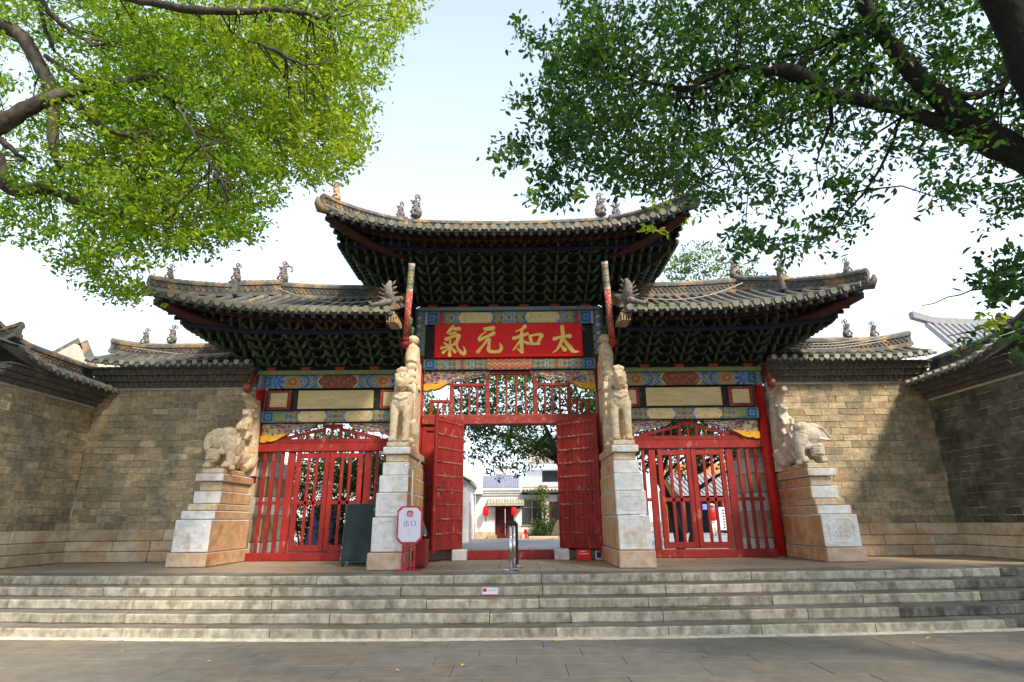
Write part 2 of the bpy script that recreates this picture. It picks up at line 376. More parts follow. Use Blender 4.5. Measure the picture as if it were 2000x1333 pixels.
def set_col(o, cols, attr='col'):
    a = o.data.attributes.new(attr, 'FLOAT_COLOR', 'POINT'); c = np.ones((len(cols), 4), np.float32); c[:, :3] = cols
    a.data.foreach_set('color', c.ravel())
# ================================================================== GROUND, PLATFORM, STEPS
gr = structure('ground')
G().grid([[(-300, -300, -.80), (300, -300, -.80)], [(-300, 400, -.80), (300, 400, -.80)]]).obj('earth', M('dusty_earth', (.22, .19, .14), var=.2, scale=.4), gr, kind='stuff')
plaza = structure('plaza_ground', (0, -9, -.70))
G().box((-16, -24, -.74), (16, -4.5, -.712)).obj('joint_bed', JOINT, plaza)
yy = -4.62; row = 0; slab_bank = {}
def slab_mesh(w, d, h, mat, key, b=.006):
    k = (round(w, 2), round(d, 2), h, key)
    if k not in slab_bank:
        g = G().bev((-w / 2, -d / 2, -h), (w / 2, d / 2, 0), b); slab_bank[k] = g.mesh('slab', mat, Vector((0, 0, 0)))[0]
    return slab_bank[k]
rows_y = []
while yy > -9.2:
    d = (.42, .42, .55)[row % 3]; x = -9.2 - (row % 2) * .5
    while x < 9.4:
        wd = random.choice((.95, 1.25, 1.25, 1.5)); 
        if abs(x) < 9.5:
            T = Matrix.Translation((x + wd / 2, yy - d / 2, -.70 + random.uniform(-.004, .003))) @ Euler((random.uniform(-.002, .002), random.uniform(-.002, .002), 0)).to_matrix().to_4x4()
            mobj('paving_slab', slab_mesh(wd - .007, d - .007, .03, PAVE, 'p', .003), plaza, T)
        x += wd
    yy -= d; row += 1
    if yy < -8.3: break
g = G(); yb = yy
while yb > -22:
    x = -15.
    while x < 15:
        wd = random.choice((.95, 1.25, 1.5)); g.box((x, yb - .5, -.735), (x + wd - .012, yb - .012, -.70)); x += wd
    yb -= .5
for sx in (-1, 1):                                    # the far flanks of the plaza
    yb = -4.62
    while yb > yy:
        x = 10.8
        while x < 15: g.box((min(sx * x, sx * (x + 1.2)), yb - .5, -.735), (max(sx * x, sx * (x + 1.2)) - .012, yb - .012, -.70)); x += 1.2
        yb -= .5
g.obj('far_paving', PAVE, plaza, kind='stuff')

steps = structure('stone_steps', (0, -4, -.70))
def bow(x): return .0075 * min(x * x, 110)
TR, Y0, NS, RH = .365, -3.98, 5, .14
for k in range(NS):                                   # k = 0 is the platform edge
    zt = -RH * k; yf = Y0 - TR * k; x = -13.4 - random.uniform(0, 1)
    while x < 13.4:
        wd = random.uniform(1.15, 2.4); b = .018; n = max(2, int(wd / .35)); g = G(); vs = []; 
        xs = [x + .006 + (wd - .012) * i / n for i in range(n + 1)]
        prof = [(.02, -.145), (0, -.12), (0, -b), (b, 0), (.68, 0), (.68, -.145)]
        ch = [random.uniform(-.006, .006) for _ in xs]
        rows = [[Vector((xx, yf + bow(xx) + p + c * (p == 0), zt + q + (0 if p > .1 else c))) for (p, q) in prof] for xx, c in zip(xs, ch)]
        g.grid(rows); g.m = [1 if i % 5 >= 3 else 0 for i in range(len(g.m))]; g.f.append(tuple(range(6))); g.m.append(0); g.f.append(tuple(reversed(range(n * 6, n * 6 + 6)))); g.m.append(0)
        g.obj('step_stone', [STEP_SHADE, TREAD_D] if x > 6.6 - .25 * k + random.uniform(-.5, .5) else [STEPST, TREAD], steps)  # stones at the right end take the shade-darkened colours
        x += wd
g = G()
for k in range(NS):
    rows = [[(x, Y0 - TR * k + bow(x) + .05, -RH * k - .005), (x, Y0 - TR * k + bow(x) + .05, -RH * k - .15), (x, Y0 + 1.2, -RH * k - .15)] for x in range(-14, 15)]
    g.grid(rows)
g.obj('step_bedding', JOINT, steps)
rows = []
for i in range(240):
    x = -13 + i * 26 / 239; yf = Y0 - TR * 4 + bow(x); j = .035 + .03 * RNG.random()
    rows.append([(x, yf + .02, -.675 + .01 * RNG.random()), (x, yf - j * .5, -.682), (x, yf - j - .02, -.702)])
G().grid(rows).obj('mortar_strip', SANDJ, steps)

plat = structure('platform', (0, -2, 0))
G().box((-14, -3.4, -.4), (14, 2.4, -.035)).obj('platform_bed', JOINT, plat)
yb = -3.34; r = 0
while yb < .2:
    x = -12.2 - (r % 2) * .3
    while x < 12.2:
        wd = .9 if abs(x) > 2 else .75
        T = Matrix.Translation((x + wd / 2, yb + .3, -.001 + random.uniform(-.003, .002)))
        yo = bow(x + wd / 2) if r == 0 else 0
        mobj('platform_slab', slab_mesh(wd - .01, .59, .03, PLAT, 'q'), plat, T)
        x += wd
    yb += .6; r += 1
court = structure('courtyard_ground', (0, 12, -.1))
G().box((-30, .8, -.3), (30, 60, -.06)).obj('courtyard_floor', M('pale_courtyard_paving', (.27, .27, .29), var=.15, scale=2, rough=.6), court)
G().box((-13, .25, -.3), (13, .85, -.02)).obj('inner_kerb', PLAT, court)

# ================================================================== WALLS
bank = {}
def brick_mesh(L, H, D, v, bm=None):
    bm = bm or BRICK
    k = (round(L, 3), H, D, v, bm.name)
    if k not in bank:
        bank[k] = G().bev((0, 0, 0), (L, D, H), .006)  .mesh('brick', bm, Vector((0, 0, 0)), wob=.005)[0]
    return bank[k]
def frame(o, a, into):
    a = Vector(a); b = Vector(into); return Matrix(((a.x, b.x, 0, o[0]), (a.y, b.y, 0, o[1]), (0, 0, 1, o[2]), (0, 0, 0, 1)))
def wall(name, label, o, a, into, L, zc, ze, roof_up=(0, 0), base=True, bricks=True, ridge_top=.55, rows_n=None, blen=.43, group=None, ridge_rise=0.35, up_l=0., up_r=0., ext=(0, 0), bmat=None):
    T = frame(o, a, into); th = .62
    t = thing(name, label, 'wall', T @ Vector((L / 2, th / 2, 0)), group)
    # core
    G().box((-ext[0], .0145, 0), (L + ext[1], th, zc - .02), T=T).obj('wall_core', MORTAR, t)
    zb = .72; H = .158
    if bricks:
        n = int((zc - zb) / H); H = (zc - zb) / n
        for r in range(n):
            x = -(.5 * blen if r % 2 else 0) - random.uniform(0, .05)
            while x < L:
                l = blen + random.uniform(-.02, .02); x0 = max(x, 0); x1 = min(x + l, L)
                if x1 - x0 > .06:
                    l2 = round((x1 - x0 - .008) / .01) * .01; l2 = max(.05, min(l2, x1 - x0 - .005))
                    W = T @ Matrix.Translation((x0 + .003, random.uniform(0, .008), zb + r * H + .004 + random.uniform(-.002, .002))) @ Euler((0, random.uniform(-.004, .004), random.uniform(-.004, .004))).to_matrix().to_4x4()
                    mobj('brick', brick_mesh(round(l2, 3), round(H - .010, 4), .06, random.randrange(3), bmat), t, W)
                x += l
    else: G().box((0, 0, zb), (L, .04, zc), T=T).obj('brick_face', BRICK, t)
    if base:
        for r, (z0, z1, pr) in enumerate(((0, .235, .10), (.235, .46, .06), (.46, .72, .04))):
            x = 0
            while x < L - .01:
                l = random.uniform(.8, 1.5); x1 = min(x + l, L)
                if L - x1 < .3: x1 = L
                G().bev((x + .005, -pr - random.uniform(0, .02), z0 + .004), (x1 - .005, .05, z1 - .004), .02, T=T).obj('base_stone', BASE_ST, t)
                x = x1
    # coping band and stepped cornice
    G().box((0, -.03, zc - .012), (L, .03, zc + .035), T=T).obj('lime_band', COPING, t)
    g = G(); nC = 7; hC = (ze - .05 - zc) / nC
    for i in range(nC):
        pr = .05 + .055 * i; z = zc + .035 + i * hC
        if i % 2 == 0: g.box((-.02, -pr - .02, z), (L + .02, .1, z + hC * .55), T=T)
        else: g.box((-.02, -pr + .05, z - hC * .45), (L + .02, .1, z + hC), T=T)
        if i % 2 == 1:
            nn = int(L / .13)
            for k in range(nn):
                c = Vector(((k + .5) * L / nn, -pr + .045, 0)); R = T @ Matrix.Translation(c) @ Matrix.Rotation(PI / 4, 4, 'Z')
                g.box((-.05, -.05, z - hC * .42), (.05, .05, z + hC * .9), T=R)
        else:
            nn = int(L / .19)
            for k in range(nn):
                x = (k + .5) * L / nn; g.box((x - .05, -pr - .055, z + .004), (x + .05, -pr, z + hC * .5), T=T)
    g.obj('dentil_cornice', DARKBRICK, t, kind='stuff')
    # tiled roof with raised ridge
    ov = .52; yr = .31; up = lambda x: up_l * max(0, 1 - x / 1.3) ** 2 + up_r * max(0, 1 - (L - x) / 1.3) ** 2
    xs = [-.1 + (L + .2) * i / 24 for i in range(25)]
    def sf(x, s): # s 0 eave .. 1 ridge
        return Vector((x, -ov + (yr + ov) * s, ze + up(x) + ridge_rise * max(s, 0) ** 1.2))
    g = G(); g.grid([[T @ (sf(x, s) + Vector((0, 0, -.01))) for x in xs] for s in (0, .25, .5, .75, 1)])
    g.grid([[T @ (Vector((x, 2 * yr, 0)) - Vector((0, sf(x, s).y, 0)) + Vector((0, 0, sf(x, s).z))) for x in xs] for s in (0, .5, 1)])
    g.grid([[T @ (sf(x, s) + Vector((0, 0, -.07))) for x in xs] for s in (0, .3, .6)])
    g.grid([[T @ (sf(x, 0) + Vector((0, 0, q))) for x in xs] for q in (-.07, -.01)])
    rf = g.obj('tiled_roof', TILE, t)
    n = max(2, int(round((L + .1) / .25)))
    for k in range(n):
        x = -.05 + (L + .1) * (k + .5) / n; g = G(); g.tube([T @ (sf(x, s) + Vector((0, 0, .02))) for s in (-.03, .3, .65, 1)], .062, 7)
        c0 = T @ (sf(x, -.03) + Vector((0, 0, .02))); dv = (T.to_3x3() @ Vector((0, -1, 0))); g.tube([c0 + dv * .004, c0 + dv * .014], .066, 10, mi=1)
        g.obj('cover_tile', [TILE_E, TILE_D], rf)
        x2 = x + (L + .1) / n / 2
        if x2 < L:
            c = sf(x2, -.03); G().prism([(c.x - .055, c.z + .0), (c.x - .055, c.z - .05), (c.x, c.z - .105), (c.x + .055, c.z - .05), (c.x + .055, c.z)], c.y - .01, c.y + .008, T=T).obj('drip_tile', TILE_E, rf)
    rt = lambda x: Vector((x, yr, ze + up(x) * 1.25 + ridge_rise - .02))
    prof = [(-.11, 0), (-.11, .09), (-.06, .10), (-.06, .24), (-.10, .25), (-.10, .31), (-.04, .37), (.04, .37), (.10, .31), (.10, .25), (.06, .24), (.06, .10), (.11, .09), (.11, 0)]
    sc = ridge_top / .37
    rg = G().sweep([T @ rt(x) for x in xs], [(a, b * sc) for a, b in prof]).obj('roof_ridge', RIDGE, t)
    g = G(); nn = int(L / .12)
    for k in range(nn):
        x = (k + .5) * L / nn; c = rt(x) + Vector((0, -.075, .17 * sc))
        for sg in (-1, 1): bar(g, T @ (c + Vector((-.06, 0, -.06 * sg))), T @ (c + Vector((.06, 0, .06 * sg))), .016, .02)
    g.obj('ridge_fretwork', RIDGE, t, kind='stuff')
    return t, T, rt
WL, TL, _ = wall('brick_wall', 'grey brick wall with tiled coping left of the gate, behind the elephant pillar', (-10.35, 0, 0), (1, 0, 0), (0, 1, 0), 4.0, 4.06, 4.60, ext=(.1, 0), up_l=.12, ridge_rise=.36, ridge_top=.42)
WR, TR_, _ = wall('brick_wall', 'sunlit grey brick wall right of the gate, between elephant pillar and shaded wall', (6.4, 0, 0), (1, 0, 0), (0, 1, 0), 4.0, 4.06, 4.60, ext=(0, .1), up_r=.12, ridge_rise=.36, ridge_top=.42)
WSL, TSL, _ = wall('brick_wall', 'short brick side wall at the far left running towards the viewer, warmly lit', (-10.35, -3.0, 0), (0, 1, 0), (-1, 0, 0), 2.99, 3.60, 4.02, ext=(-.06, .1), up_l=.25, ridge_rise=.30, ridge_top=.40)
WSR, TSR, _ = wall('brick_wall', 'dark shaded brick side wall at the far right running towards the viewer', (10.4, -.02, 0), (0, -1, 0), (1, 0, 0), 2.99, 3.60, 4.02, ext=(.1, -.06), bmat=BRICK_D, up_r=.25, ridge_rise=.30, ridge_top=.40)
wall('brick_wall', 'outermost brick wall at the left edge, facing the viewer', (-13.6, -3.0, 0), (1, 0, 0), (0, 1, 0), 3.24, 3.60, 4.02, ridge_rise=.3, bricks=True, ridge_top=.35, blen=.45, up_r=.2)
wall('brick_wall', 'outermost brick wall at the right edge, facing the viewer', (10.41, -3.0, 0), (1, 0, 0), (0, 1, 0), 3.24, 3.60, 4.02, ridge_rise=.3, bricks=True, ridge_top=.35, blen=.45, up_l=.2)
def beast(name, parent, c, s, mat, kind=0, ang=0.):
    """small ridge figure: body, raised neck, curled horn or tail"""
    g = G(); R = Matrix.Translation(c) @ Matrix.Rotation(ang, 4, 'Z') @ Matrix.Scale(s, 4)
    V = lambda *p: R @ Vector(p)
    g.tube([V(0, 0, -.02), V(0, 0, .06), V(-.02, 0, .10)], [.24 * s, .22 * s, .15 * s], 8)
    g.tube([V(-.10, 0, .04), V(-.12, 0, .22), V(.0, 0, .38), V(.05, 0, .52), V(.0, 0, .66)], [.17 * s, .16 * s, .14 * s, .10 * s, .09 * s], 8)
    g.ball(V(.05, 0, .72), (.12 * s, .10 * s, .10 * s)); g.tube([V(.08, 0, .74), V(.20, 0, .76), V(.27, 0, .82)], [.06 * s, .05 * s, .02 * s], 7); g.tube([V(.08, 0, .68), V(.18, 0, .64), V(.22, 0, .62)], [.05 * s, .035 * s, .015 * s], 7)
    for q in (-1, 1):
        P = [V(-.06 + .10 * math.cos(a), .09 * q, .92 + .10 * math.sin(a)) for a in np.linspace(-1.4, 4.2, 10)]; g.tube(P, .032 * s, 6)
        g.tube([V(.02, .13 * q, .30), V(.14, .14 * q, .24), V(.20, .12 * q, .10)], [.06 * s, .05 * s, .05 * s], 6)
    for k in range(6): g.tube([V(-.12 - .02 * math.sin(k), 0, .14 + .1 * k), V(-.30 + .03 * k, 0, .22 + .11 * k)], [.05 * s, .012 * s], 5)
    for k in range(7): a = k * .9; g.ball(V(.04 + .12 * math.cos(a), .11 * math.sin(a), .42 + .03 * k), .045 * s, 6)
    if kind == 1:
        P = [V(-.22 + .2 * math.cos(a), 0, .62 + .2 * math.sin(a)) for a in np.linspace(-1.2, 3.8, 12)]; g.tube(P, list(np.linspace(.07, .03, 12) * s), 6)
        for k in range(0, 12, 2): g.tube([P[k], P[k] + (P[k] - V(-.22, 0, .62)) * .5], [.03 * s, .008 * s], 5)
    return g.obj(name, mat, parent, smooth=True)
beast('ridge_figure', WL, (-8.9, .31, 5.40), .46, ORN, 0, PI); beast('ridge_figure', WL, (-9.6, .31, 5.36), .42, ORN, 0, PI)
beast('ridge_figure', WR, (8.9, .31, 5.38), .46, ORN, 0, 0); beast('ridge_figure', WR, (9.6, .31, 5.36), .42, ORN, 0, 0)
# cables sagging along the wall roofs
for s, lb in ((-1, 'white cable sagging along the coping of the left wall'), (1, 'white cables sagging along the coping of the right wall')):
    g = G()
    for q in range(1 if s < 0 else 3):
        P = [(s * (6.5 + 3.0 * t), -.25 - .03 * q, 4.98 + .06 * q - .14 * math.sin(PI * t) + .12 * t) for t in np.linspace(0, 1, 14)]; g.tube(P, .014, 6)
    o = g.obj('roof_cable', COPING); tag(o, lb, 'cable')
g = G().tube([(-10.9, -3.14, .0), (-10.9, -3.14, 3.5), (-10.5, -3.14, 3.58)], .05, 8).obj('drain_pipe', COPING); tag(g, 'grey drain pipe running up the wall at the left edge', 'pipe')
# ================================================================== THE GATE
gate = thing('memorial_gate', 'painted timber memorial gate of three bays with stacked upturned tiled roofs', 'gate', (0, 0, 0))
# ---- columns
def column(x, ztop, zred, zpaint, r=.14):
    g = G().tube([(x, 0, 0), (x, 0, zred)], r, 16); c = g.obj('column', RED if zred > 2.9 else GREYWOOD, gate, smooth=True)
    if zpaint < ztop:
        n = 20; rows = []; cols = []
        H = ztop - zpaint; m_ = 40
        for j in range(m_ + 1):
            v = j / m_
            for i in range(n + 1):
                a = 2 * PI * i / n; rows.append((x + (r + .004) * math.cos(a), (r + .004) * math.sin(a), zpaint + v * H)); cols.append(pat_flower(a * 2.2, v * H * 9, 1))
        g = G(); g.v = rows
        for j in range(m_):
            for i in range(n): q = j * (n + 1) + i; g.f.append((q, q + 1, q + n + 2, q + n + 1)); g.m.append(0)
        o = g.obj('painted_shaft', PAINTED, c, smooth=True); set_col(o, cols)
    return c
PAL = dict(red=(.46, .035, .03), blue=(.025, .07, .46), lblue=(.10, .24, .44), green=(.12, .21, .09), yel=(.45, .33, .06), white=(.58, .55, .45), dk=(.03, .04, .06), teal=(.06, .20, .21), cream=(.66, .52, .27), brown=(.20, .055, .03), org=(.55, .18, .05), olive=(.22, .24, .07), grey=(.22, .24, .22))
def pat_flower(x, y, seed=0):
    """stylised round flowers on a lattice, x,y in cells"""
    k = (int(math.floor(x)) * 7 + int(math.floor(y)) * 3 + seed) % 3
    fx = x - math.floor(x) - .5; fy = y - math.floor(y) - .5; r = math.hypot(fx, fy) * 2; a = math.atan2(fy, fx)
    pet = .72 + .16 * math.cos(6 * a)
    A = (PAL['red'], PAL['blue'], PAL['olive'])[k]; B = (PAL['yel'], PAL['lblue'], PAL['red'])[k]
    if r < .22: return PAL['white'] if k == 0 else PAL['yel']
    if r < .42: return A
    if r < pet - .1: return B
    if r < pet: return PAL['white'] if k else PAL['dk']
    if abs(fx) + abs(fy) > .82: return PAL['blue']
    return (PAL['green'], PAL['teal'], PAL['olive'])[(k + 1) % 3]
def pat_meander(x, y):
    fx = (x * 1.0) % 1; fy = y
    d = max(abs(fx - .5), abs(fy - .5)) * 2
    b = int(d * 4.5)
    return (PAL['blue'], PAL['lblue'], PAL['dk'], PAL['teal'], PAL['lblue'])[b % 5]
def pat_scroll(x, y, seed=0):
    q = math.sin(x * 5.1 + 2.2 * math.sin(y * 4.3 + seed)) + math.sin(y * 7.7 + 1.9 * math.sin(x * 3.7 + 1.3))
    for lim, c in ((-1.2, 'dk'), (-.75, 'blue'), (-.4, 'lblue'), (-.15, 'white'), (.2, 'yel'), (.55, 'org'), (.9, 'olive'), (1.25, 'teal'), (9, 'red')):
        if q < lim: return PAL[c]
def seg_fn(segs, L, H):
    """segs: list of (|u| from, |u| to, type); u measured from the middle"""
    def f(u, v):
        au = abs(u)
        for a, b, k in segs:
            if a <= au < b:
                w = min(au - a, b - au) if a > 0 else b - au; y = v / H
                if k == 'cream':
                    e = .055 + .05 * abs(math.sin(y * PI * 1.0)) - .05
                    rr = math.hypot(max(0, .09 - w) , 0)
                    lim = .10 * (1 - abs(math.sin(PI * y)) ** .7)
                    if w < lim: return PAL['blue'] if w > lim - .02 else PAL['lblue']
                    if y < .05 or y > .95: return PAL['dk']
                    return PAL['cream']
                if k == 'brown':
                    lim = .14 * abs(2 * y - 1)
                    if w < lim - .03: return PAL['olive']
                    if w < lim: return PAL['white']
                    return PAL['brown'] if (math.sin(u * 31) * math.sin(y * 9 + u * 7)) < .86 else PAL['org']
                if k == 'flower': n = max(1, round(H / .19)); return pat_flower((au - a) / (H / n), y * n, 1)
                if k == 'smallf': n = max(2, round(H / .12)); return pat_flower((au - a) / (H / n), y * n, 2)
                if k == 'pinkscale':
                    c = H / 2; fx = ((au / c) + .5 * (int(y * 2) % 2)) % 1 - .5; fy = (y * 2) % 1 - .5; r = math.hypot(fx, fy)
                    return PAL['org'] if r < .36 else (PAL['red'] if r < .5 else PAL['white'])
                if k == 'meander': return pat_meander((au - a) / H, y)
                if k == 'big':                      # half rosettes with blue fans
                    c = (au - a) / H; fx = (c % 1.2) / 1.2 - .5; r = math.hypot(fx * 1.1, y - .5) * 2
                    if int(c / 1.2) % 2 == 0:
                        return (PAL['yel'], PAL['green'], PAL['red'], PAL['org'], PAL['olive'], PAL['grey'])[min(5, int(r * 5.2))]
                    an = math.atan2(abs(y - .5), fx + 1e-6)
                    return PAL['blue'] if math.sin(an * 9) > 0 and r > .25 else ((.28, .35, .12) if r > .8 else PAL['lblue'])
                if k == 'arc':
                    r = math.hypot((au - b) / H * .9, y - .5) * 2
                    return (PAL['blue'], PAL['yel'], PAL['green'], PAL['lblue'], PAL['blue'], PAL['olive'], PAL['grey'])[min(6, int(r * 4.6))]
                if k == 'stripe': return (PAL['blue'], PAL['lblue'], PAL['white'], PAL['teal'])[int((au - a) / .035) % 4]
                if k == 'redbar': return PAL['red']
                if k == 'green': return PAL['olive'] if .15 < y < .85 else PAL['teal']
        return PAL['teal']
    return f
def painted(name, x0, x1, z0, z1, y, fn, parent, depth=.22, cell=.017, lean=0.):
    body = G().bev((x0, y + .004, z0), (x1, y + depth, z1), .03).obj(name, DKWOOD, parent)
    nx = int((x1 - x0) / cell); nz = max(4, int((z1 - z0) / cell)); g = G(); cols = []; xm = (x0 + x1) / 2
    H = z1 - z0
    for j in range(nz + 1):
        v = j / nz; bl = -.035 * (1 - (2 * v - 1) ** 4)
        for i in range(nx + 1):
            x = x0 + (x1 - x0) * i / nx; g.v.append((x, y + bl, z0 + .01 + (H - .02) * v)); cols.append(fn(x - xm, v * H))
    for j in range(nz):
        for i in range(nx): q = j * (nx + 1) + i; g.f.append((q, q + 1, q + nx + 2, q + nx + 1)); g.m.append(0)
    o = g.obj('painted_face', PAINTED, body); set_col(o, cols)
    return body
for x in (-2.30, 2.30): column(x, 6.12, 4.85, 4.85, .15)
for x in (-6.22, 6.22): column(x, 4.46, 1.75, 4.02, .112)
for x, zl in ((-6.22, 1.75), (6.22, .02)): G().tube([(x, 0, zl), (x, 0, 4.02)], .116, 16).obj('painted_red_shaft', M('vivid_red_post', (.46, .012, .010), rough=.5, var=.2, bump=.2) if x < 0 else bpy.data.materials['vivid_red_post'], gate, smooth=True)
# ---- centre bay beams
G().bev((-2.36, -.22, 6.03), (2.36, .22, 6.12), .01).obj('cap_board', BLUEB, gate)
H = .37
painted('top_beam', -2.18, 2.18, 5.66, 6.03, -.13, seg_fn([(0, .42, 'flower'), (.42, 1.30, 'cream'), (1.30, 1.70, 'flower'), (1.70, 1.80, 'redbar'), (1.80, 2.05, 'meander'), (2.05, 2.3, 'stripe')], 4.36, H), gate)
painted('middle_beam', -2.16, 2.16, 4.46, 4.76, -.13, seg_fn([(0, .56, 'pinkscale'), (.56, 1.16, 'smallf'), (1.16, 1.22, 'redbar'), (1.22, 1.85, 'smallf'), (1.85, 2.3, 'meander')], 4.3, .3), gate)
G().bev((-2.16, -.06, 4.76), (2.16, .06, 5.66), .01).obj('backing_board', BLACKP, gate)
for sx in (-1, 1): G().box((min(sx * 2.44, sx * 2.66), -.10, 4.46), (max(sx * 2.44, sx * 2.66), .10, 6.9)).obj('side_board', DKWOOD, gate)
# plaque with the four characters
pl = G().bev((-1.90, -.21, 4.77), (1.86, -.12, 5.66), .012).obj('plaque', RED_B, gate)
def stroke(pts, ox, y0):
    C = catmull(pts, 7); C = [np.array((ox + p[0] / 13.333, 634 + p[1] / 13.333, max(p[2], 6) / 13.333 * 1.0)) for p in C]
    P = [(-1.88 + (c[0] - 853) * .01314, 5.675 - (c[1] - 637) * .01400, c[2] * .0134 / 2 * .98) for c in C]
    L = []; R = []
    for i, (x, z, r) in enumerate(P):
        a = P[max(0, i - 1)]; b = P[min(len(P) - 1, i + 1)]; dx, dz = b[0] - a[0], b[1] - a[1]; n = math.hypot(dx, dz) or 1; nx, nz = -dz / n, dx / n
        L.append((x + nx * r, z + nz * r)); R.append((x - nx * r, z - nz * r))
    g = G(); n = len(P)
    vs = []
    for (lx, lz), (rx, rz), (x, z, r) in zip(L, R, P): vs += [(lx, y0 + .03, lz), ((lx * .8 + x * .2), y0 + .004, (lz * .8 + z * .2)), (x, y0, z), ((rx * .8 + x * .2), y0 + .004, (rz * .8 + z * .2)), (rx, y0 + .03, rz)]
    fs = [(i * 5 + k, i * 5 + k + 1, (i + 1) * 5 + k + 1, (i + 1) * 5 + k) for i in range(n - 1) for k in range(4)]
    g.add(vs, fs)
    for (x, z, r) in (P[0], P[-1]):
        if r > .02: g.tube([(x, y0 + .03, z), (x, y0 + .006, z), (x, y0 + .001, z)], [r, r * .97, r * .8], 14)
    return g
A1, B1 = 850, 990
CH = [
 (A1, [[(500,120,80),(430,210,100),(350,285,60)], [(520,185,80),(650,185,110)], [(420,320,60),(560,285,70)],
  [(330,450,100),(500,380,80),(640,355,110),(630,440,100),(600,540,75),(620,660,60),(700,770,90),(790,815,110),(815,740,70),(765,620,12)],
  [(430,480,60),(428,650,60),(425,850,100)], [(215,675,80),(420,620,55),(590,575,50)], [(290,550,60),(370,605,60)], [(570,520,60),(500,600,45)], [(400,670,45),(330,730,60),(260,790,90)], [(450,640,50),(560,770,90)]]),
 (A1, [[(1330,200,110),(1530,175,120)], [(1350,265,34),(1230,350,44),(1170,440,80)], [(1190,470,100),(1380,390,90),(1545,315,110)], [(1400,450,80),(1290,600,70),(1145,775,95)],
  [(1440,480,90),(1425,620,90),(1430,740,110),(1580,780,90),(1715,750,100),(1745,650,80),(1690,548,12)]]),
 (B1, [[(490,145,110),(400,215,70),(240,270,30)], [(410,240,80),(395,480,110),(405,790,95)], [(205,445,100),(380,385,80),(545,335,90)], [(380,490,80),(290,600,60),(185,740,45)], [(405,800,80),(290,700,46)], [(430,510,60),(565,580,90)],
  [(620,400,90),(655,590,85)], [(650,385,70),(800,355,75),(915,370,110),(860,480,90),(825,560,80)], [(660,590,75),(840,588,90)]]),
 (B1, [[(1455,165,110),(1460,400,100),(1385,600,85),(1300,735,60),(1180,820,26)], [(1245,465,110),(1460,405,75),(1640,400,120)], [(1490,490,80),(1630,680,130),(1730,785,105),(1880,790,14)], [(1430,660,80),(1500,740,115)]]),
]
for (ox, ss) in CH:
    g = G()
    for i, st in enumerate(ss):
        q = stroke(st, ox, -.245 - .0022 * i); g.add(q.v, q.f)
    g.obj('gold_character', GOLD, pl)
# ---- centre bay spandrels (carved, openwork edge)
def spandrel(sx, x_in, x_out, ztop, hmax, parent, seed, yellow=True):
    n = 46; m_ = 16; g = G(); cols = []
    for j in range(m_ + 1):
        v = j / m_
        for i in range(n + 1):
            u = i / n; x = sx * (x_out + (x_in - x_out) * u)
            hh = hmax * (1 - u) ** .55 * (1 + .10 * math.sin(u * 22)) + .05
            q = math.sin(u * 13 + seed) * math.sin(v * 7 + u * 5)
            g.v.append((x, -.05 - .03 * abs(q), ztop - hh * v)); cols.append(pat_scroll(u * 5 * (x_out - x_in), v * 2.4 * hh / hmax, seed))
    for j in range(m_):
        for i in range(n):
            q = j * (n + 1) + i
            if j > 8 and 24 < i < 44 and (i * 7 + j * 5 + seed) % 11 < 4: continue
            g.f.append((q, q + 1, q + n + 2, q + n + 1)); g.m.append(0)
    o = g.obj('carved_spandrel', PAINTED, parent); set_col(o, cols)
    back = G(); back.v = [(v[0], .03, v[2]) for v in g.v]; back.f = [tuple(reversed(f)) for f in g.f]; back.m = [0] * len(g.f); back.obj('spandrel_back', DKWOOD, o)
    if yellow:
        P = [(x_out, ztop - hmax), (x_out - .12, ztop - hmax + .035), (x_out - .30, ztop - hmax + .0), (x_out - .42, ztop - hmax + .03), (x_out - .66, ztop - hmax + .05), (x_out - .50, ztop - hmax - .035), (x_out - .40, ztop - hmax - .10), (x_out - .26, ztop - hmax - .14), (x_out - .18, ztop - hmax - .125), (x_out - .10, ztop - hmax - .17), (x_out, ztop - hmax - .15)]
        P = [(sx * a, b) for a, b in P]
        G().prism(P, -.12, .06).obj('cloud_corbel', YELLOWC, o)
for sx in (-1, 1): spandrel(sx, .50, 2.14, 4.45, .34, gate, 3 + sx)
# ---- header beam, stepped lattice of turned balusters
hb = G().bev((-2.16, -.13, 3.09), (2.16, .13, 3.34), .02).obj('door_header', RED_D, gate)
def baluster(x, z0, z1, parent, mat, y=0., r=.034):
    g = G(); H = z1 - z0; P = [(0, 1), (.06, 1), (.10, .62), (.16, 1.15), (.22, .75), (.30, 1.0), (.5, .9), (.7, 1.0), (.78, .75), (.84, 1.15), (.9, .62), (.94, 1), (1, 1)]
    g.tube([(x, y, z0 + t * H) for t, q in P], [r * q for t, q in P], 6); g.obj('baluster', mat, parent, smooth=True)
lat = G().bev((-.60, -.05, 4.36), (.68, .05, 4.445), .01).obj('lattice_rail', RED_D, gate)
for x in (-.555, .635): box('lattice_post', (x - .055, -.05, 3.34), (x + .055, .05, 4.36), RED_D, gate)
for k in range(4): baluster(-.555 + 1.19 * (k + 1) / 5, 3.34, 4.36, lat, RED_D)
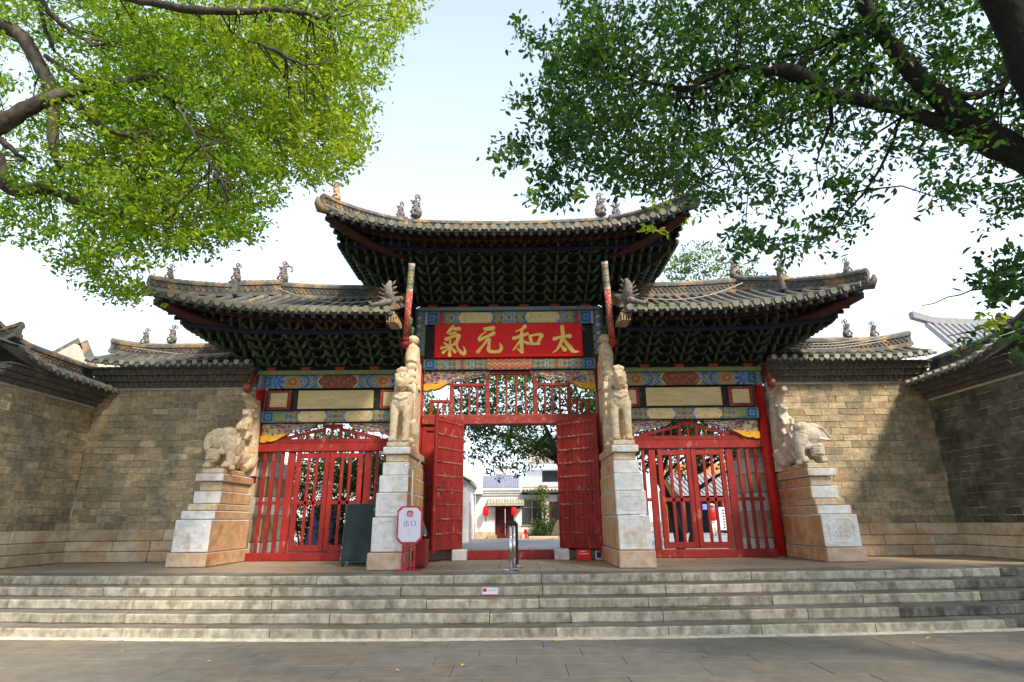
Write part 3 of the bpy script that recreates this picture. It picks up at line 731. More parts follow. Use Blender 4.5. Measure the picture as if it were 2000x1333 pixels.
for sx in (-1, 1):
    a, b = (.62, 1.50) if sx < 0 else (.70, 1.53)
    x0, x1 = sorted((sx * a, sx * b)); r = G().bev((x0, -.045, 4.06), (x1, .045, 4.14), .01).obj('lattice_rail', RED_D, gate)
    px = sx * (b - .05); box('lattice_post', (px - .05, -.045, 3.34), (px + .05, .045, 4.06), RED_D, gate)
    for k in range(3): baluster(sx * (a + (b - a - .1) * (k + 1) / 4), 3.34, 4.06, r, RED_D)
    a2, b2 = (b + .01, 2.0); x0, x1 = sorted((sx * a2, sx * b2)); r = G().bev((x0, -.04, 3.66), (x1, .04, 3.73), .01).obj('lattice_rail', RED_D, gate)
    px = sx * (b2 - .04); box('lattice_post', (px - .04, -.04, 3.34), (px + .04, .04, 3.66), RED_D, gate)
    for k in range(2): baluster(sx * (a2 + (b2 - a2 - .08) * (k + 1) / 3), 3.34, 3.66, r, RED_D)
STUD = M('worn_brown_studs', (.20, .035, .022), rough=.5, var=.3, scale=20, bump=.1, col2=(.34, .17, .10), s2=3, w2=(.45, .6))
# ---- central doors
for sx in (-1, 1):
    jx = 1.17
    x0, x1 = sorted((sx * 2.15, sx * (jx + .02))); fp = G().bev((x0, -.03, .2), (x1, .03, 3.09), .01).obj('fixed_panel', RED, gate)
    for z in (.25, 1.35, 1.62, 2.95): G().bev((x0 + .004, -.075, z), (x1 - .004, -.03, z + .12), .01).obj('panel_rail', RED, fp)
    for xx in (x0 + .06, x1 - .06): G().bev((xx - .055, -.07, .2), (xx + .055, -.031, 3.08), .01).obj('panel_stile', RED, fp)
    G().bev((min(sx * jx, sx * (jx + .13)), -.1, .0), (max(sx * jx, sx * (jx + .13)), .1, 3.09), .012).obj('door_jamb', RED, gate)
    G().bev((min(sx * (jx - .18), sx * (jx + .14)), -.55, 0), (max(sx * (jx - .18), sx * (jx + .14)), -.12, .235), .02).obj('pivot_stone', STONE_W, gate)
    # leaf, hinged at the jamb and swung out towards the viewer
    hx, hy = (-1.12, -.12) if sx < 0 else (1.13, -.12); ex, ey = (-1.66, -1.10) if sx < 0 else (2.06, -.86)
    d = Vector((ex - hx, ey - hy, 0)); Lf = d.length; d.normalize()
    nrm = Vector((-d.y, d.x, 0)); 
    if nrm.dot(Vector((0, -1, 0)) + Vector((-sx * 1.0, 0, 0))) < 0: nrm = -nrm     # face seen through the opening side
    Lf = 1.13
    T = Matrix(((d.x, nrm.x, 0, hx), (d.y, nrm.y, 0, hy), (0, 0, 1, 0), (0, 0, 0, 1)))
    z0, z1 = .24, 3.16
    leaf = G().bev((0, -.05, z0), (Lf, -.012, z1), .008, T=T).obj('door_leaf', RED, gate)
    npl = 8
    for k in range(npl): G().bev((.05 + (Lf - .13) * k / npl + .004, -.014, z0 + .05), (.05 + (Lf - .13) * (k + 1) / npl - .004, .006 + random.uniform(-.002, .002), z1 - .05), .004, T=T).obj('door_plank', RED, leaf)
    G().bev((Lf - .08, -.055, z0 - .06), (Lf, .02, z1 + .05), .01, T=T).obj('door_stile', RED, leaf)
    G().bev((0, -.055, z0 - .0), (.05, .015, z1), .01, T=T).obj('door_stile', RED, leaf)
    G().bev((.05, -.01, z0), (Lf - .08, .012, z0 + .16), .01, T=T).obj('bottom_rail', RED, leaf)
    g = G()
    for r in range(9):
        zz = z0 + .34 + r * .31; 
        for k in range(8): 
            x = .09 + (Lf - .2) * k / 7; g.ball(T @ Vector((x, .016, zz)), (.026, .026, .024), 8)
        g.box((.06, .004, zz - .016), (Lf - .09, .016, zz + .016), T=T)
    g.obj('door_studs', STUD, leaf, kind='stuff')
    g = G(); c = T @ Vector((Lf - .17 if sx < 0 else Lf - .15, .02, 1.55)); g.tube([c + d * (.05 * math.cos(a)) + Vector((0, 0, .05 * math.sin(a))) for a in np.linspace(0, 2 * PI, 13)], .009, 6); g.ball(c + Vector((0, 0, .05)), .025, 8)
    g.obj('ring_handle', M('rusty_iron', (.16, .08, .045), var=.4, scale=30) if sx < 0 else bpy.data.materials['rusty_iron'], leaf)
G().bev((-1.0, -.11, 0.0), (1.0, .09, .20), .015).obj('red_threshold', RED_B if False else RED, gate)
G().bev((-2.14, -.09, 0.0), (-1.32, .09, .2), .015).obj('threshold_side', GREYWOOD, gate); G().bev((1.32, -.09, 0.0), (2.14, .09, .2), .015).obj('threshold_side', GREYWOOD, gate)
# ---- side bays
for sx in (-1, 1):
    def X(a, b): return sorted((sx * a, sx * b))
    a, b = X(2.46, 6.30); G().bev((a, -.2, 4.37), (b, .2, 4.475), .01).obj('cap_board', GREENB, gate)
    a, b = X(2.46, 6.08); painted('top_beam', a, b, 4.02, 4.37, -.13, seg_fn([(0, .52, 'brown'), (.52, .70, 'arc'), (.70, .92, 'arc'), (.92, 1.62, 'big'), (1.62, 1.9, 'meander')], 3.6, .35), gate)
    a, b = X(2.46, 6.08); painted('lower_beam', a, b, 3.17, 3.47, -.13, seg_fn([(0, .12, 'smallf'), (.12, .22, 'flower'), (.22, .92, 'cream'), (.92, 1.25, 'smallf'), (1.25, 1.5, 'green'), (1.5, 1.9, 'meander')], 3.6, .3), gate)
    G().bev((a, -.05, 3.47), (b, .05, 4.02), .01).obj('backing_board', BLACKP, gate)
    c1, c2 = X(3.38, 5.25); pn = G().bev((c1, -.10, 3.52), (c2, -.051, 3.98), .01).obj('cream_panel', CREAM, gate)
    for (p, q) in ((5.42, 6.02), (2.70, 3.22)):
        p, q = X(p, q); fr = G().bev((p, -.10, 3.50), (q, -.051, 3.99), .012).obj('panel_frame', RED_D, gate); G().bev((p + .09, -.115, 3.57), (q - .09, -.101, 3.92), .006).obj('cream_panel', CREAM, fr)
    spandrel(sx, 4.75, 6.06, 3.16, .30, gate, 7, True); 
    # mirrored inner spandrel
    n0 = len(COL.objects)
    g = G(); cols = []; n = 40; m_ = 12
    for j in range(m_ + 1):
        for i in range(n + 1):
            u = i / n; v = j / m_; x = sx * (2.48 + (3.95 - 2.48) * u); hh = .30 * (1 - u) ** .55 * (1 + .1 * math.sin(u * 22)) + .04
            g.v.append((x, -.05 - .03 * abs(math.sin(u * 13) * math.sin(v * 7 + u * 5)), 3.16 - hh * v)); cols.append(pat_scroll(u * 7, v * 2.4, 5))
    for j in range(m_):
        for i in range(n): q = j * (n + 1) + i; g.f.append((q, q + 1, q + n + 2, q + n + 1)); g.m.append(0)
    o = g.obj('carved_spandrel', PAINTED, gate); set_col(o, cols)
    # grille
    cx = sx * 4.35; Lx = lambda q: sx * (4.35 + q)        # q grows towards the outer column
    gl = G().bev((min(Lx(1.78), Lx(-1.88)), -.09, 0.0), (max(Lx(1.78), Lx(-1.88)), .09, .18), .015).obj('grille_sill', RED, gate)
    G().bev((min(Lx(1.76), Lx(-1.62)), -.08, 2.48), (max(Lx(1.76), Lx(-1.62)), .08, 2.68), .012).obj('grille_lintel', RED, gate)
    G().bev((min(Lx(1.30), Lx(-1.60)), -.06, 2.68), (max(Lx(1.30), Lx(-1.60)), .06, 2.79), .01).obj('pediment_sill', RED, gate)
    bars = [(1.57, .07), (1.36, .07), (1.16, .07), (.93, .17), (-.93, .16), (-1.14, .07), (-1.36, .07), (-1.56, .07)]
    for q, wd in bars: box('grille_bar', (Lx(q) - wd / 2, -.04, .18), (Lx(q) + wd / 2, .04, 2.48), RED, gate, b=.008)
    for (p, q) in ((1.66, .93), (-.93, -1.62)):
        lo, hi = sorted((Lx(p), Lx(q))); G().bev((lo, -.03, 1.25), (hi, .03, 1.33), .006).obj('grille_rail', RED, gate)
    for k in (-1, 1):                                  # two gate leaves of bars
        lo, hi = sorted((Lx(k * .005), Lx(k * .80)))
        lf = G().bev((lo, -.055, .20), (hi, .0, .34), .008).obj('grille_leaf', RED, gate)
        G().bev((lo, -.055, 2.32), (hi, 0, 2.44), .008).obj('leaf_rail', RED, lf); G().bev((lo, -.05, 1.24), (hi, -.005, 1.33), .008).obj('leaf_rail', RED, lf)
        G().bev((lo, -.06, .21), (lo + .115, .01, 2.47), .01).obj('leaf_stile', RED, lf); G().bev((hi - .115, -.06, .21), (hi, .01, 2.47), .01).obj('leaf_stile', RED, lf)
        for t in (1 / 3, 2 / 3):
            xx = lo + .115 + (hi - lo - .23) * t; G().bev((xx - .035, -.05, .34), (xx + .035, -.005, 2.32), .008).obj('leaf_bar', RED, lf)
    # pediment
    box('pediment_post', (cx - .24, -.04, 2.79), (cx - .17, .04, 3.15), RED, gate, b=.008); box('pediment_post', (cx + .17, -.04, 2.79), (cx + .24, .04, 3.15), RED, gate, b=.008)
    box('pediment_head', (cx - .17, -.04, 3.05), (cx + .17, .04, 3.15), RED, gate, b=.008)
    baluster(cx, 2.79, 3.05, gate, RED)
    for k in (-1, 1):
        g = G(); bar(g, (cx + k * .24, 0, 3.02), (cx + k * 1.18, 0, 2.80), .07, .06); pr = g.obj('pediment_rail', RED, gate)
        for q in (.42, .62, .82): baluster(cx + k * q, 2.79, 3.0 - .234 * (q - .24), pr, RED)
# ================================================================== BRACKETS
ARMG = {}; JOIN = [None]
def arm_mesh(L, w, h, curl, name, mat):
    """one bracket arm: springs from the origin along -Y, dips and curls up at its rounded tip"""
    g = G(); P = []; R = []
    for i in range(9):
        t = i / 8; y = -L * (t if t < .85 else .85 + (t - .85) * .6); z = -.035 * math.sin(PI * min(1, t * 1.2)) + curl * max(0, t - .45) ** 2 * 3.2
        P.append((0, y, z)); R.append(h * (.62 + .42 * t) * (.9 if i == 8 else 1))
    g.tube(P, [r * .5 for r in R], 8, sx=w / h, up=(0, 0, 1)); g.ball((0, P[-1][1], P[-1][2]), (w * .50, h * .46, h * .50), 8, mi=1)
    me = g.mesh(name, [mat, GREEN_L], Vector((0, 0, 0)), smooth=True)[0]; ARMG[me.name] = g; return me
ARM = arm_mesh(.30, .10, .13, .26, 'bracket_arm', GREEN); ARM_D = arm_mesh(.38, .10, .135, .34, 'bracket_arm', GREEN); ARM_S = arm_mesh(.17, .06, .07, .12, 'bracket_arm', GREEN)
ARM_C = arm_mesh(.62, .10, .14, .20, 'bracket_arm', GREEN)
n_arm = [0]
def put_arm(mesh, p, ang, parent, s=1.):
    """ang: direction the arm points, 0 = -Y, + turns to +X"""
    n_arm[0] += 1
    if JOIN[0] is not None:
        g = ARMG[mesh.name]; Tm = Matrix.Translation(p) @ Matrix.Rotation(ang, 4, 'Z') @ Matrix.Scale(s, 4); n = len(JOIN[0].m); JOIN[0].add([Tm @ Vector(v) for v in g.v], g.f); JOIN[0].m[n:] = g.m; return
    mobj('bracket_arm', mesh, parent, Matrix.Translation(p) @ Matrix.Rotation(ang, 4, 'Z') @ Matrix.Scale(s, 4))
def cluster(x, y, z, parent):
    g = G(); p = [(-.10, 0), (.10, 0), (.125, .09), (.125, .14), (-.125, .14), (-.125, .09)]
    g.prism([(x + a, z + b) for a, b in p], y - .11, y + .11); return g.obj('bracket_block', BLOCKR, parent)
def brackets(x_lo, x_hi, xs, z0, tiers, dy, dz, y_tip0, parent, corner_lo, corner_hi):
    core = None
    for i in range(tiers + 1):                       # stepped timber core
        hy = .14 + dy * i; z = z0 + .10 + dz * i
        a = x_lo - (dy * i if corner_lo else -.05); b = x_hi + (dy * i if corner_hi else -.05)
        g = G().bev((a, -hy, z), (b, hy, z + dz * .72), .01)
        c = g.obj('tier_beam', DKWOOD, parent if core is None else core); core = core or c
        G().box((a + .05, -hy + .06, z + dz * .72), (b - .05, hy - .06, z + dz), ).obj('tier_board', DKWOOD, core)
    G().box((x_lo + .02, -.09, z0), (x_hi - .02, .09, z0 + .12)).obj('tier_board', DKWOOD, core)
    for x in xs:
        cluster(x, 0, z0, parent)
        for i in range(tiers):
            yb = -(.12 + dy * i); z = z0 + .17 + dz * i; j = random.uniform(-.006, .006)
            put_arm(ARM, (x + j, yb, z), 0, core)
            put_arm(ARM_D, (x + .02, yb - .02, z + .015), math.radians(47), core); put_arm(ARM_D, (x - .02, yb - .02, z + .015), -math.radians(47), core)
        x2 = None
    xm = [(p + q) / 2 for p, q in zip(xs[:-1], xs[1:])]
    for x in xm:
        for i in range(tiers):
            if i % 1 == 0:
                yb = -(.16 + dy * i); z = z0 + .15 + dz * i
                g1 = (x - .03, yb, z); g2 = (x + .03, yb, z)
                put_arm(ARM_S, g1, -math.radians(62), core); put_arm(ARM_S, g2, math.radians(62), core)
    # corner fans
    for on, sx, xc in ((corner_lo, -1, x_lo), (corner_hi, 1, x_hi)):
        if not on:
            continue
        for i in range(tiers):
            z = z0 + .17 + dz * i; r = .14 + dy * i
            put_arm(ARM_C, (xc + sx * (r - .14), -(r - .14), z), sx * PI / 4, core, .8)
            k = 0
            while k * .21 < r - .04:
                put_arm(ARM, (xc + sx * (.02 + k * .21), -(r - .02), z + .01), 0, core)
                if k * .21 < r: put_arm(ARM, (xc + sx * (r - .02), -(.02 + k * .21), z + .01), sx * PI / 2, core, .75)
                k += 1
            put_arm(ARM_S, (xc + sx * (r - .1), .1, z), sx * PI * .62, core)
    return core
bc = brackets(-2.34, 2.34, [-1.98 + .792 * k for k in range(6)], 6.125, 6, .275, .145, .5, gate, True, True)
nc = n_arm[0]
JOIN[0] = G()
bl = brackets(-6.25, -2.45, [-6.0, -5.13, -4.27, -3.40, -2.62], 4.48, 5, .27, .145, .45, gate, True, False)
JOIN[0].obj('bracket_arms', [GREEN, GREEN_L], bl, smooth=True, kind='stuff'); JOIN[0] = G()
br = brackets(2.45, 6.25, [2.62, 3.40, 4.27, 5.13, 6.0], 4.48, 5, .27, .145, .45, gate, False, True)
JOIN[0].obj('bracket_arms', [GREEN, GREEN_L], br, smooth=True, kind='stuff'); JOIN[0] = None

# ================================================================== ROOFS
class Slope:
    """fan surface from an eave curve to a ridge line; axis 0: eave runs along x, axis 1: along y"""
    def __init__(s, axis, e0, e1, r0, r1, eave, rp, rz, sag=1.3): s.axis, s.e0, s.e1, s.r0, s.r1, s.eave, s.rp, s.rz, s.sag = axis, e0, e1, r0, r1, eave, rp, rz, sag
    def P(s, u, t, dz=0.):
        ce = s.e0 + (s.e1 - s.e0) * u; cr = s.r0 + (s.r1 - s.r0) * u; p, z, cc = s.eave(ce)
        c = cc * (1 - t) + cr * t; q = p * (1 - t) + s.rp * t; zz = z + (s.rz(cr) - z) * (max(t, 0.) ** s.sag)
        return Vector((c, q, zz + dz)) if s.axis == 0 else Vector((q, c, zz + dz))
    def row(s, c, n=8, tmax=1.):
        """points of constant c from the eave up"""
        o = []
        for i in range(n + 1):
            t = tmax * i / n; lo = s.e0 * (1 - t) + s.r0 * t; hi = s.e1 * (1 - t) + s.r1 * t
            if abs(hi - lo) < 1e-4: break
            u = (c - lo) / (hi - lo)
            if u < -.001 or u > 1.001: break
            o.append((u, t))
        return o
def roof_side(sl, parent, spacing, rafters=True, drips=True, tiles=True, tt=1., raft_t=.72, name='roof_slope', inner_t=.8):
    us = [i / 40 for i in range(41)]
    rf = G().grid([[sl.P(u, t, -.02) for u in us] for t in (0, .1, .25, .4, .55, .7, .85, 1)]).grid([[sl.P(u, t, -.105) for u in us] for t in (0.0, .1, .25, .4, .55, .7, .82)]).grid([[sl.P(u, 0, q) for u in us] for q in (-.105, -.02)]).obj(name, DKWOOD if not tiles else TILE, parent)
    L = abs(sl.e1 - sl.e0); n = int(round(L / spacing)); d = (sl.e1 - sl.e0)
    for k in range(n):
        c = sl.e0 + d * (k + .5) / n
        R = sl.row(c, 8)
        if tiles:
            P = [sl.P(u, t, .02) for u, t in R]
            if len(P) > 1:
                o = P[0] - P[1]; o.normalize(); P = [P[0] + o * .05] + P
            else:
                a, b = sl.P(R[0][0], 0, .02), sl.P(R[0][0], .12, .02); P = [a + (a - b).normalized() * .05, b]
            ov_ = (P[0] - P[1]).normalized(); G().tube(P, spacing * .27, 8).tube([P[0] + ov_ * .003, P[0] + ov_ * .014], spacing * .315, 12, mi=1).obj('cover_tile', [TILE_E, TILE_D], rf)
            if drips and k < n - 1:
                c2 = c + d / n / 2; u = (c2 - sl.e0) / d; a = sl.P(u, 0, 0); b = sl.P(u, .1, 0); o = (a - b); o.z = 0; o.normalize(); side = Vector((0, 0, 1)).cross(o); q = a + o * .045; w = spacing * .26
                pts = [q - side * w, q - side * w + Vector((0, 0, -.045)), q + Vector((0, 0, -.115)), q + side * w + Vector((0, 0, -.045)), q + side * w]
                G().add([p for p in pts] + [p - o * .015 for p in pts], [(0, 1, 2, 3, 4), (9, 8, 7, 6, 5), (0, 5, 6, 1), (1, 6, 7, 2), (2, 7, 8, 3), (3, 8, 9, 4), (4, 9, 5, 0)]).obj('drip_tile', TILE_E, rf)
    if rafters:
        for k in range(n):
            u = (k + .5) / n; a = sl.P(u, -.005, -.165); b = sl.P(u, .30, -.20); g = G(); bar(g, a, b, .075, .075); g.obj('flying_rafter', RAFT_B, rf)
            a = sl.P(u, .14, -.25); b = sl.P(u, raft_t, -.33); g = G(); g.tube([a, (a + b) / 2 + Vector((0, 0, -.01)), b], .046, 7); g.obj('rafter', RAFTER, rf)
        G().grid([[sl.P(u, .015, q) for u in us] for q in (-.02, -.13)]).grid([[sl.P(u, .16, q) for u in us] for q in (-.1, -.26)]).obj('eave_board', RAFTER, rf)
    return rf
RPROF = [(-.12, 0), (-.12, .07), (-.07, .08), (-.07, .24), (-.11, .25), (-.11, .31), (-.05, .36), (.05, .36), (.11, .31), (.11, .25), (.07, .24), (.07, .08), (.12, .07), (.12, 0)]
def ridge(name, pts, parent, sc=1., fret=True):
    P = [Vector(p) for p in pts]
    r = G().sweep(P, [(a * .9, b * sc) for a, b in RPROF]).obj(name, RIDGE, parent)
    if fret:
        g = G(); L = 0
        for a, b in zip(P[:-1], P[1:]):
            d = b - a; n = max(1, int(d.length / .11)); h = Vector((d.x, d.y, 0)).normalized(); nn = Vector((h.y, -h.x, 0)); 
            for k in range(n):
                c = a + d * ((k + .5) / n) + Vector((0, 0, .16 * sc)); e = d.normalized() * .055
                for s in (-1, 1):
                    for q in (-1, 1):
                        bar(g, c + nn * .075 * s - e + Vector((0, 0, -.065 * q * sc)), c + nn * .075 * s + e + Vector((0, 0, .065 * q * sc)), .018, .016)
                g.tube([c + Vector((0, 0, .19 * sc)) - e * .8, c + Vector((0, 0, .19 * sc)) + e * .8], .035, 6)
        g.obj('ridge_fretwork', RIDGE, r, kind='stuff')
    return r
def flange(parent): pass
# ---- centre roof
CA, CB, CZ, CUP, CR = 4.00, 2.38, 7.22, .40, 2.75
def cz(u): return CZ + CUP * abs(u) ** 3.2
def ce_front(x):
    u = x / CA; return (-(CB + .27 * abs(u) ** 5), cz(u), x + math.copysign(.12, x) * abs(u) ** 8)
def ce_back(x):
    p, z, c = ce_front(x); return (-p, z, c)
def ce_side(sx):
    def f(y):
        u = y / (CB + .27); return (sx * (CA + .12 * abs(u) ** 5), cz(1) - CUP * .93 * (1 - abs(u) ** 2.4), y)
    return f
crz = lambda x: 8.36 + .10 * (abs(x) / CR) ** 2
croof = G().box((-2.6, -.12, 7.0), (2.6, .12, 8.3)).obj('centre_roof', DKWOOD, gate)
SLF = Slope(0, -CA, CA, -CR, CR, ce_front, -.02, crz); roof_side(SLF, croof, .212)
roof_side(Slope(0, -CA, CA, -CR, CR, ce_back, .02, crz), croof, .212, rafters=False, drips=False)
for sx in (-1, 1):
    roof_side(Slope(1, -(CB + .27), CB + .27, 0, .001, ce_side(sx), sx * CR, lambda c: crz(CR)), croof, .225, drips=True)
xs = np.linspace(-CR, CR, 21)
ridge('main_ridge', [(x, 0, crz(x) - .03) for x in xs], croof, 1.0)
def hip(p0, p1, parent, n=10, sag=.16, kick=.14, sc=.75, split=None):
    p0 = Vector(p0); p1 = Vector(p1); P = []
    for i in range(n + 1):
        t = i / n; p = p0.lerp(p1, t); p.z += -sag * math.sin(PI * t) + kick * t ** 5; P.append(p)
    return P
for sx in (-1, 1):
    for sy in (-1, 1):
        top = (sx * CR, 0, crz(CR)); tip = (sx * (CA + .14), sy * (CB + .29), cz(1) + .03)
        P = [SLF.P(0 if sx < 0 else 1, 1 - i / 10, 0) for i in range(11)]; P = [Vector((p.x, p.y if sy < 0 else -p.y, p.z - .01)) for p in P]; e = (P[-1] - P[-2]).normalized(); P[-1] = P[-1] + e * .10
        ridge('hip_ridge', P, croof, .90, fret=sy < 0)
        if sy < 0:
            G().tube([P[-2] + Vector((0, 0, .0)), P[-1] + Vector((sx * .03, -.03, -.05)), P[-1] + Vector((sx * .07, -.06, .06)), P[-1] + Vector((sx * .08, -.07, .2))], [.10, .11, .08, .03], 8).obj('upturned_tip', RIDGE, croof, smooth=True)
            beast('ridge_figure', croof, P[-2] + Vector((0, 0, .33)), .44, ORN_L, 0, -PI / 4 if sx > 0 else -3 * PI / 4)
            a = P[1]; beast('ridge_figure', croof, (sx * 2.55, -.05, 8.86), .62, ORN, 0, PI if sx < 0 else 0)
            beast('ridge_figure', croof, (sx * 2.95, -.15, 8.76), .46, ORN, 0, PI if sx < 0 else 0)
            G().bev((sx * 2.85 - .14, -.32, 8.35), (sx * 2.85 + .14, -.05, 8.72), .03).obj('ridge_pedestal', RIDGE, croof)
            g = G(); g.tube([(sx * (2.45 + 1.65 * t), -(1.35 + 1.15 * t), 6.95 + .55 * t - .12 * math.sin(PI * t)) for t in np.linspace(0, 1, 7)], [.08, .09, .10, .11, .12, .13, .12], 8); g.obj('corner_beam', RAFTER, croof, smooth=True)
for y in (-1.72,): 
    G().tube([(-3.9, y - .02, 7.10), (-2.0, y, 7.02), (0, y, 7.0), (2.0, y, 7.02), (3.9, y - .02, 7.10)], .06, 8).obj('eave_purlin', M('deep_blue_purlin', (.010, .013, .032), var=.3), croof)
# ---- wing roofs
def wing(sx):
    XI, XO, RB, WZ, WUP, RO = 2.58, 7.76, 2.10, 5.35, .37, 6.05
    def wz(x):
        u = max(0., (abs(x) - 4.2) / (XO - 4.2)); return WZ + .05 * min(1, max(0, (abs(x) - 2.6) / 3)) + WUP * u ** 2.2
    def fr(x):
        u = max(0., (abs(x) - 4.2) / (XO - 4.2)); return (-(RB + .25 * u ** 4), wz(x), x + sx * .12 * u ** 6)
    def bk(x):
        p, z, c = fr(x); return (-p, z, c)
    def sd(y):
        u = y / (RB + .25); return (sx * (XO + .12 * abs(u) ** 5), wz(XO) - WUP * .8 * (1 - abs(u) ** 2.4), y)
    rz = lambda x: 6.42 + .12 * max(0, (abs(x) - 3.5) / 2.6) ** 2
    body = G().box((min(sx * 2.6, sx * 6.0), -.1, 5.2), (max(sx * 2.6, sx * 6.0), .1, 6.4)).obj('wing_roof', DKWOOD, gate)
    SLW = Slope(0, sx * XI, sx * XO, sx * XI, sx * RO, fr, -.02, rz); roof_side(SLW, body, .238)
    roof_side(Slope(0, sx * XI, sx * XO, sx * XI, sx * RO, bk, .02, rz), body, .238, rafters=False, drips=False)
    roof_side(Slope(1, -(RB + .25), RB + .25, 0, .001, sd, sx * RO, lambda c: rz(RO)), body, .235)
    ridge('main_ridge', [(sx * (2.5 + (RO - 2.5) * t), 0, rz(2.5 + (RO - 2.5) * t) - .02) for t in np.linspace(0, 1, 16)], body, 1.18)
    for sy in (-1, 1):
        P = [SLW.P(1, 1 - i / 10, 0) for i in range(11)]; P = [Vector((p.x, p.y if sy < 0 else -p.y, p.z - .01)) for p in P]; e = (P[-1] - P[-2]).normalized(); P[-1] = P[-1] + e * .10
        if sy < 0:
            q = [p + Vector((0, 0, .05 * (1 - i / 4))) for i, p in enumerate(P[:5])]
            ridge('upper_hip_ridge', q, body, 1.2); ridge('lower_hip_ridge', P[4:], body, .98)
            c = P[4] + Vector((0, 0, .0)); G().bev(c + Vector((-.12, -.14, 0)), c + Vector((.12, .1, .40)), .03).obj('ridge_pedestal', RIDGE, body)
            beast('ridge_figure', body, c + Vector((0, 0, .42)), .46, ORN, 0, PI if sx < 0 else 0)
            beast('ridge_figure', body, (sx * (RO - .02), 0, rz(RO) + .42), .56, ORN, 1, PI if sx < 0 else 0)
            beast('ridge_figure', body, P[-2] + Vector((0, 0, .33)), .36, ORN, 0, PI if sx < 0 else 0)
            G().tube([P[-2], P[-1] + Vector((sx * .03, -.03, -.05)), P[-1] + Vector((sx * .06, -.05, .06)), P[-1] + Vector((sx * .07, -.06, .18))], [.10, .10, .07, .03], 8).obj('upturned_tip', RIDGE, body, smooth=True)
            G().tube([(sx * (6.3 + 1.55 * t), -(1.25 + .95 * t), 5.20 + .40 * t - .1 * math.sin(PI * t)) for t in np.linspace(0, 1, 7)], [.08, .09, .10, .11, .12, .13, .12], 8).obj('corner_beam', RAFTER, body, smooth=True)
        else: ridge('hip_ridge', P, body, .72, fret=False)
    # inner gable: rake ridge running down to the eave, stepped brick verge and dragon
    rk = [Vector((sx * 2.60, -.02 - 2.02 * t, rz(2.6) + .02 + (wz(2.6) - rz(2.6)) * t ** .8)) for t in np.linspace(0, 1, 10)]
    ridge('rake_ridge', [p + Vector((0, 0, .02)) for p in rk], body, .8, fret=False)
    g = G()
    for i in range(3):
        off = .05 * i
        g.box((min(sx * (2.50 + off), sx * 2.74), -2.06 + off * .5, 5.30 + .08 * i - .1), (max(sx * (2.50 + off), sx * 2.74), -1.55, 5.36 + .08 * i - .1))
    for k in range(4): y = -2.0 + k * .12; g.box((min(sx * 2.46, sx * 2.54), y, 5.08), (max(sx * 2.46, sx * 2.54), y + .07, 5.20))
    g.box((min(sx * 2.54, sx * 2.70), -1.98, 5.06), (max(sx * 2.54, sx * 2.70), -1.6, 5.20))
    for k in range(4): x = 2.52 + k * .055; g.box((min(sx * x, sx * (x + .03)), -2.06, 5.08), (max(sx * x, sx * (x + .03)), -1.98, 5.20))
    g.obj('stepped_verge', M('tan_brick_verge', (.33, .24, .14), var=.3, scale=12, bump=.3) if sx < 0 else bpy.data.materials['tan_brick_verge'], body)
    g = G(); b0 = Vector((sx * 2.66, -1.95, 5.46))
    g.tube([b0 + Vector((0, .3, .1)), b0 + Vector((0, .05, .12)), b0 + Vector((sx * .02, -.12, .22)), b0 + Vector((sx * .05, -.18, .42)), b0 + Vector((sx * .02, -.1, .60))], [.10, .13, .12, .09, .04], 8)
    g.tube([b0 + Vector((0, -.1, .14)), b0 + Vector((sx * .18, -.2, .02)), b0 + Vector((sx * .36, -.22, -.02)), b0 + Vector((sx * .45, -.2, .08))], [.09, .07, .05, .02], 7)
    for a in (0, 1, 2): g.tube([b0 + Vector((0, -.05, .3 + .1 * a)), b0 + Vector((-sx * (.16 - .03 * a), -.1, .34 + .14 * a))], [.05, .012], 6)
    for a in range(4): g.tube([b0 + Vector((sx * .05, -.15, .35 - .07 * a)), b0 + Vector((sx * (.18 + .03 * a), -.22, .50 - .1 * a))], [.03, .01], 5)
    g.obj('dragon_figure', ORN, body, smooth=True)
    G().tube([(sx * 2.7, -1.6, 5.02), (sx * 4.2, -1.6, 5.0), (sx * 6.0, -1.6, 5.04), (sx * 7.4, -1.65, 5.2)], .055, 8).obj('eave_purlin', bpy.data.materials['deep_blue_purlin'], body)
    g = G(); g.tube([(sx * (2.9 + 3.1 * t), -.45 - .3 * math.sin(PI * t), 6.32 - .32 * math.sin(PI * t) + .3 * t * t) for t in np.linspace(0, 1, 16)], .014, 6); o = g.obj('roof_cable', COPING)
    tag(o, 'pale cable sagging across the tiles of the ' + ('left' if sx < 0 else 'right') + ' wing roof', 'cable')
wing(-1); wing(1)
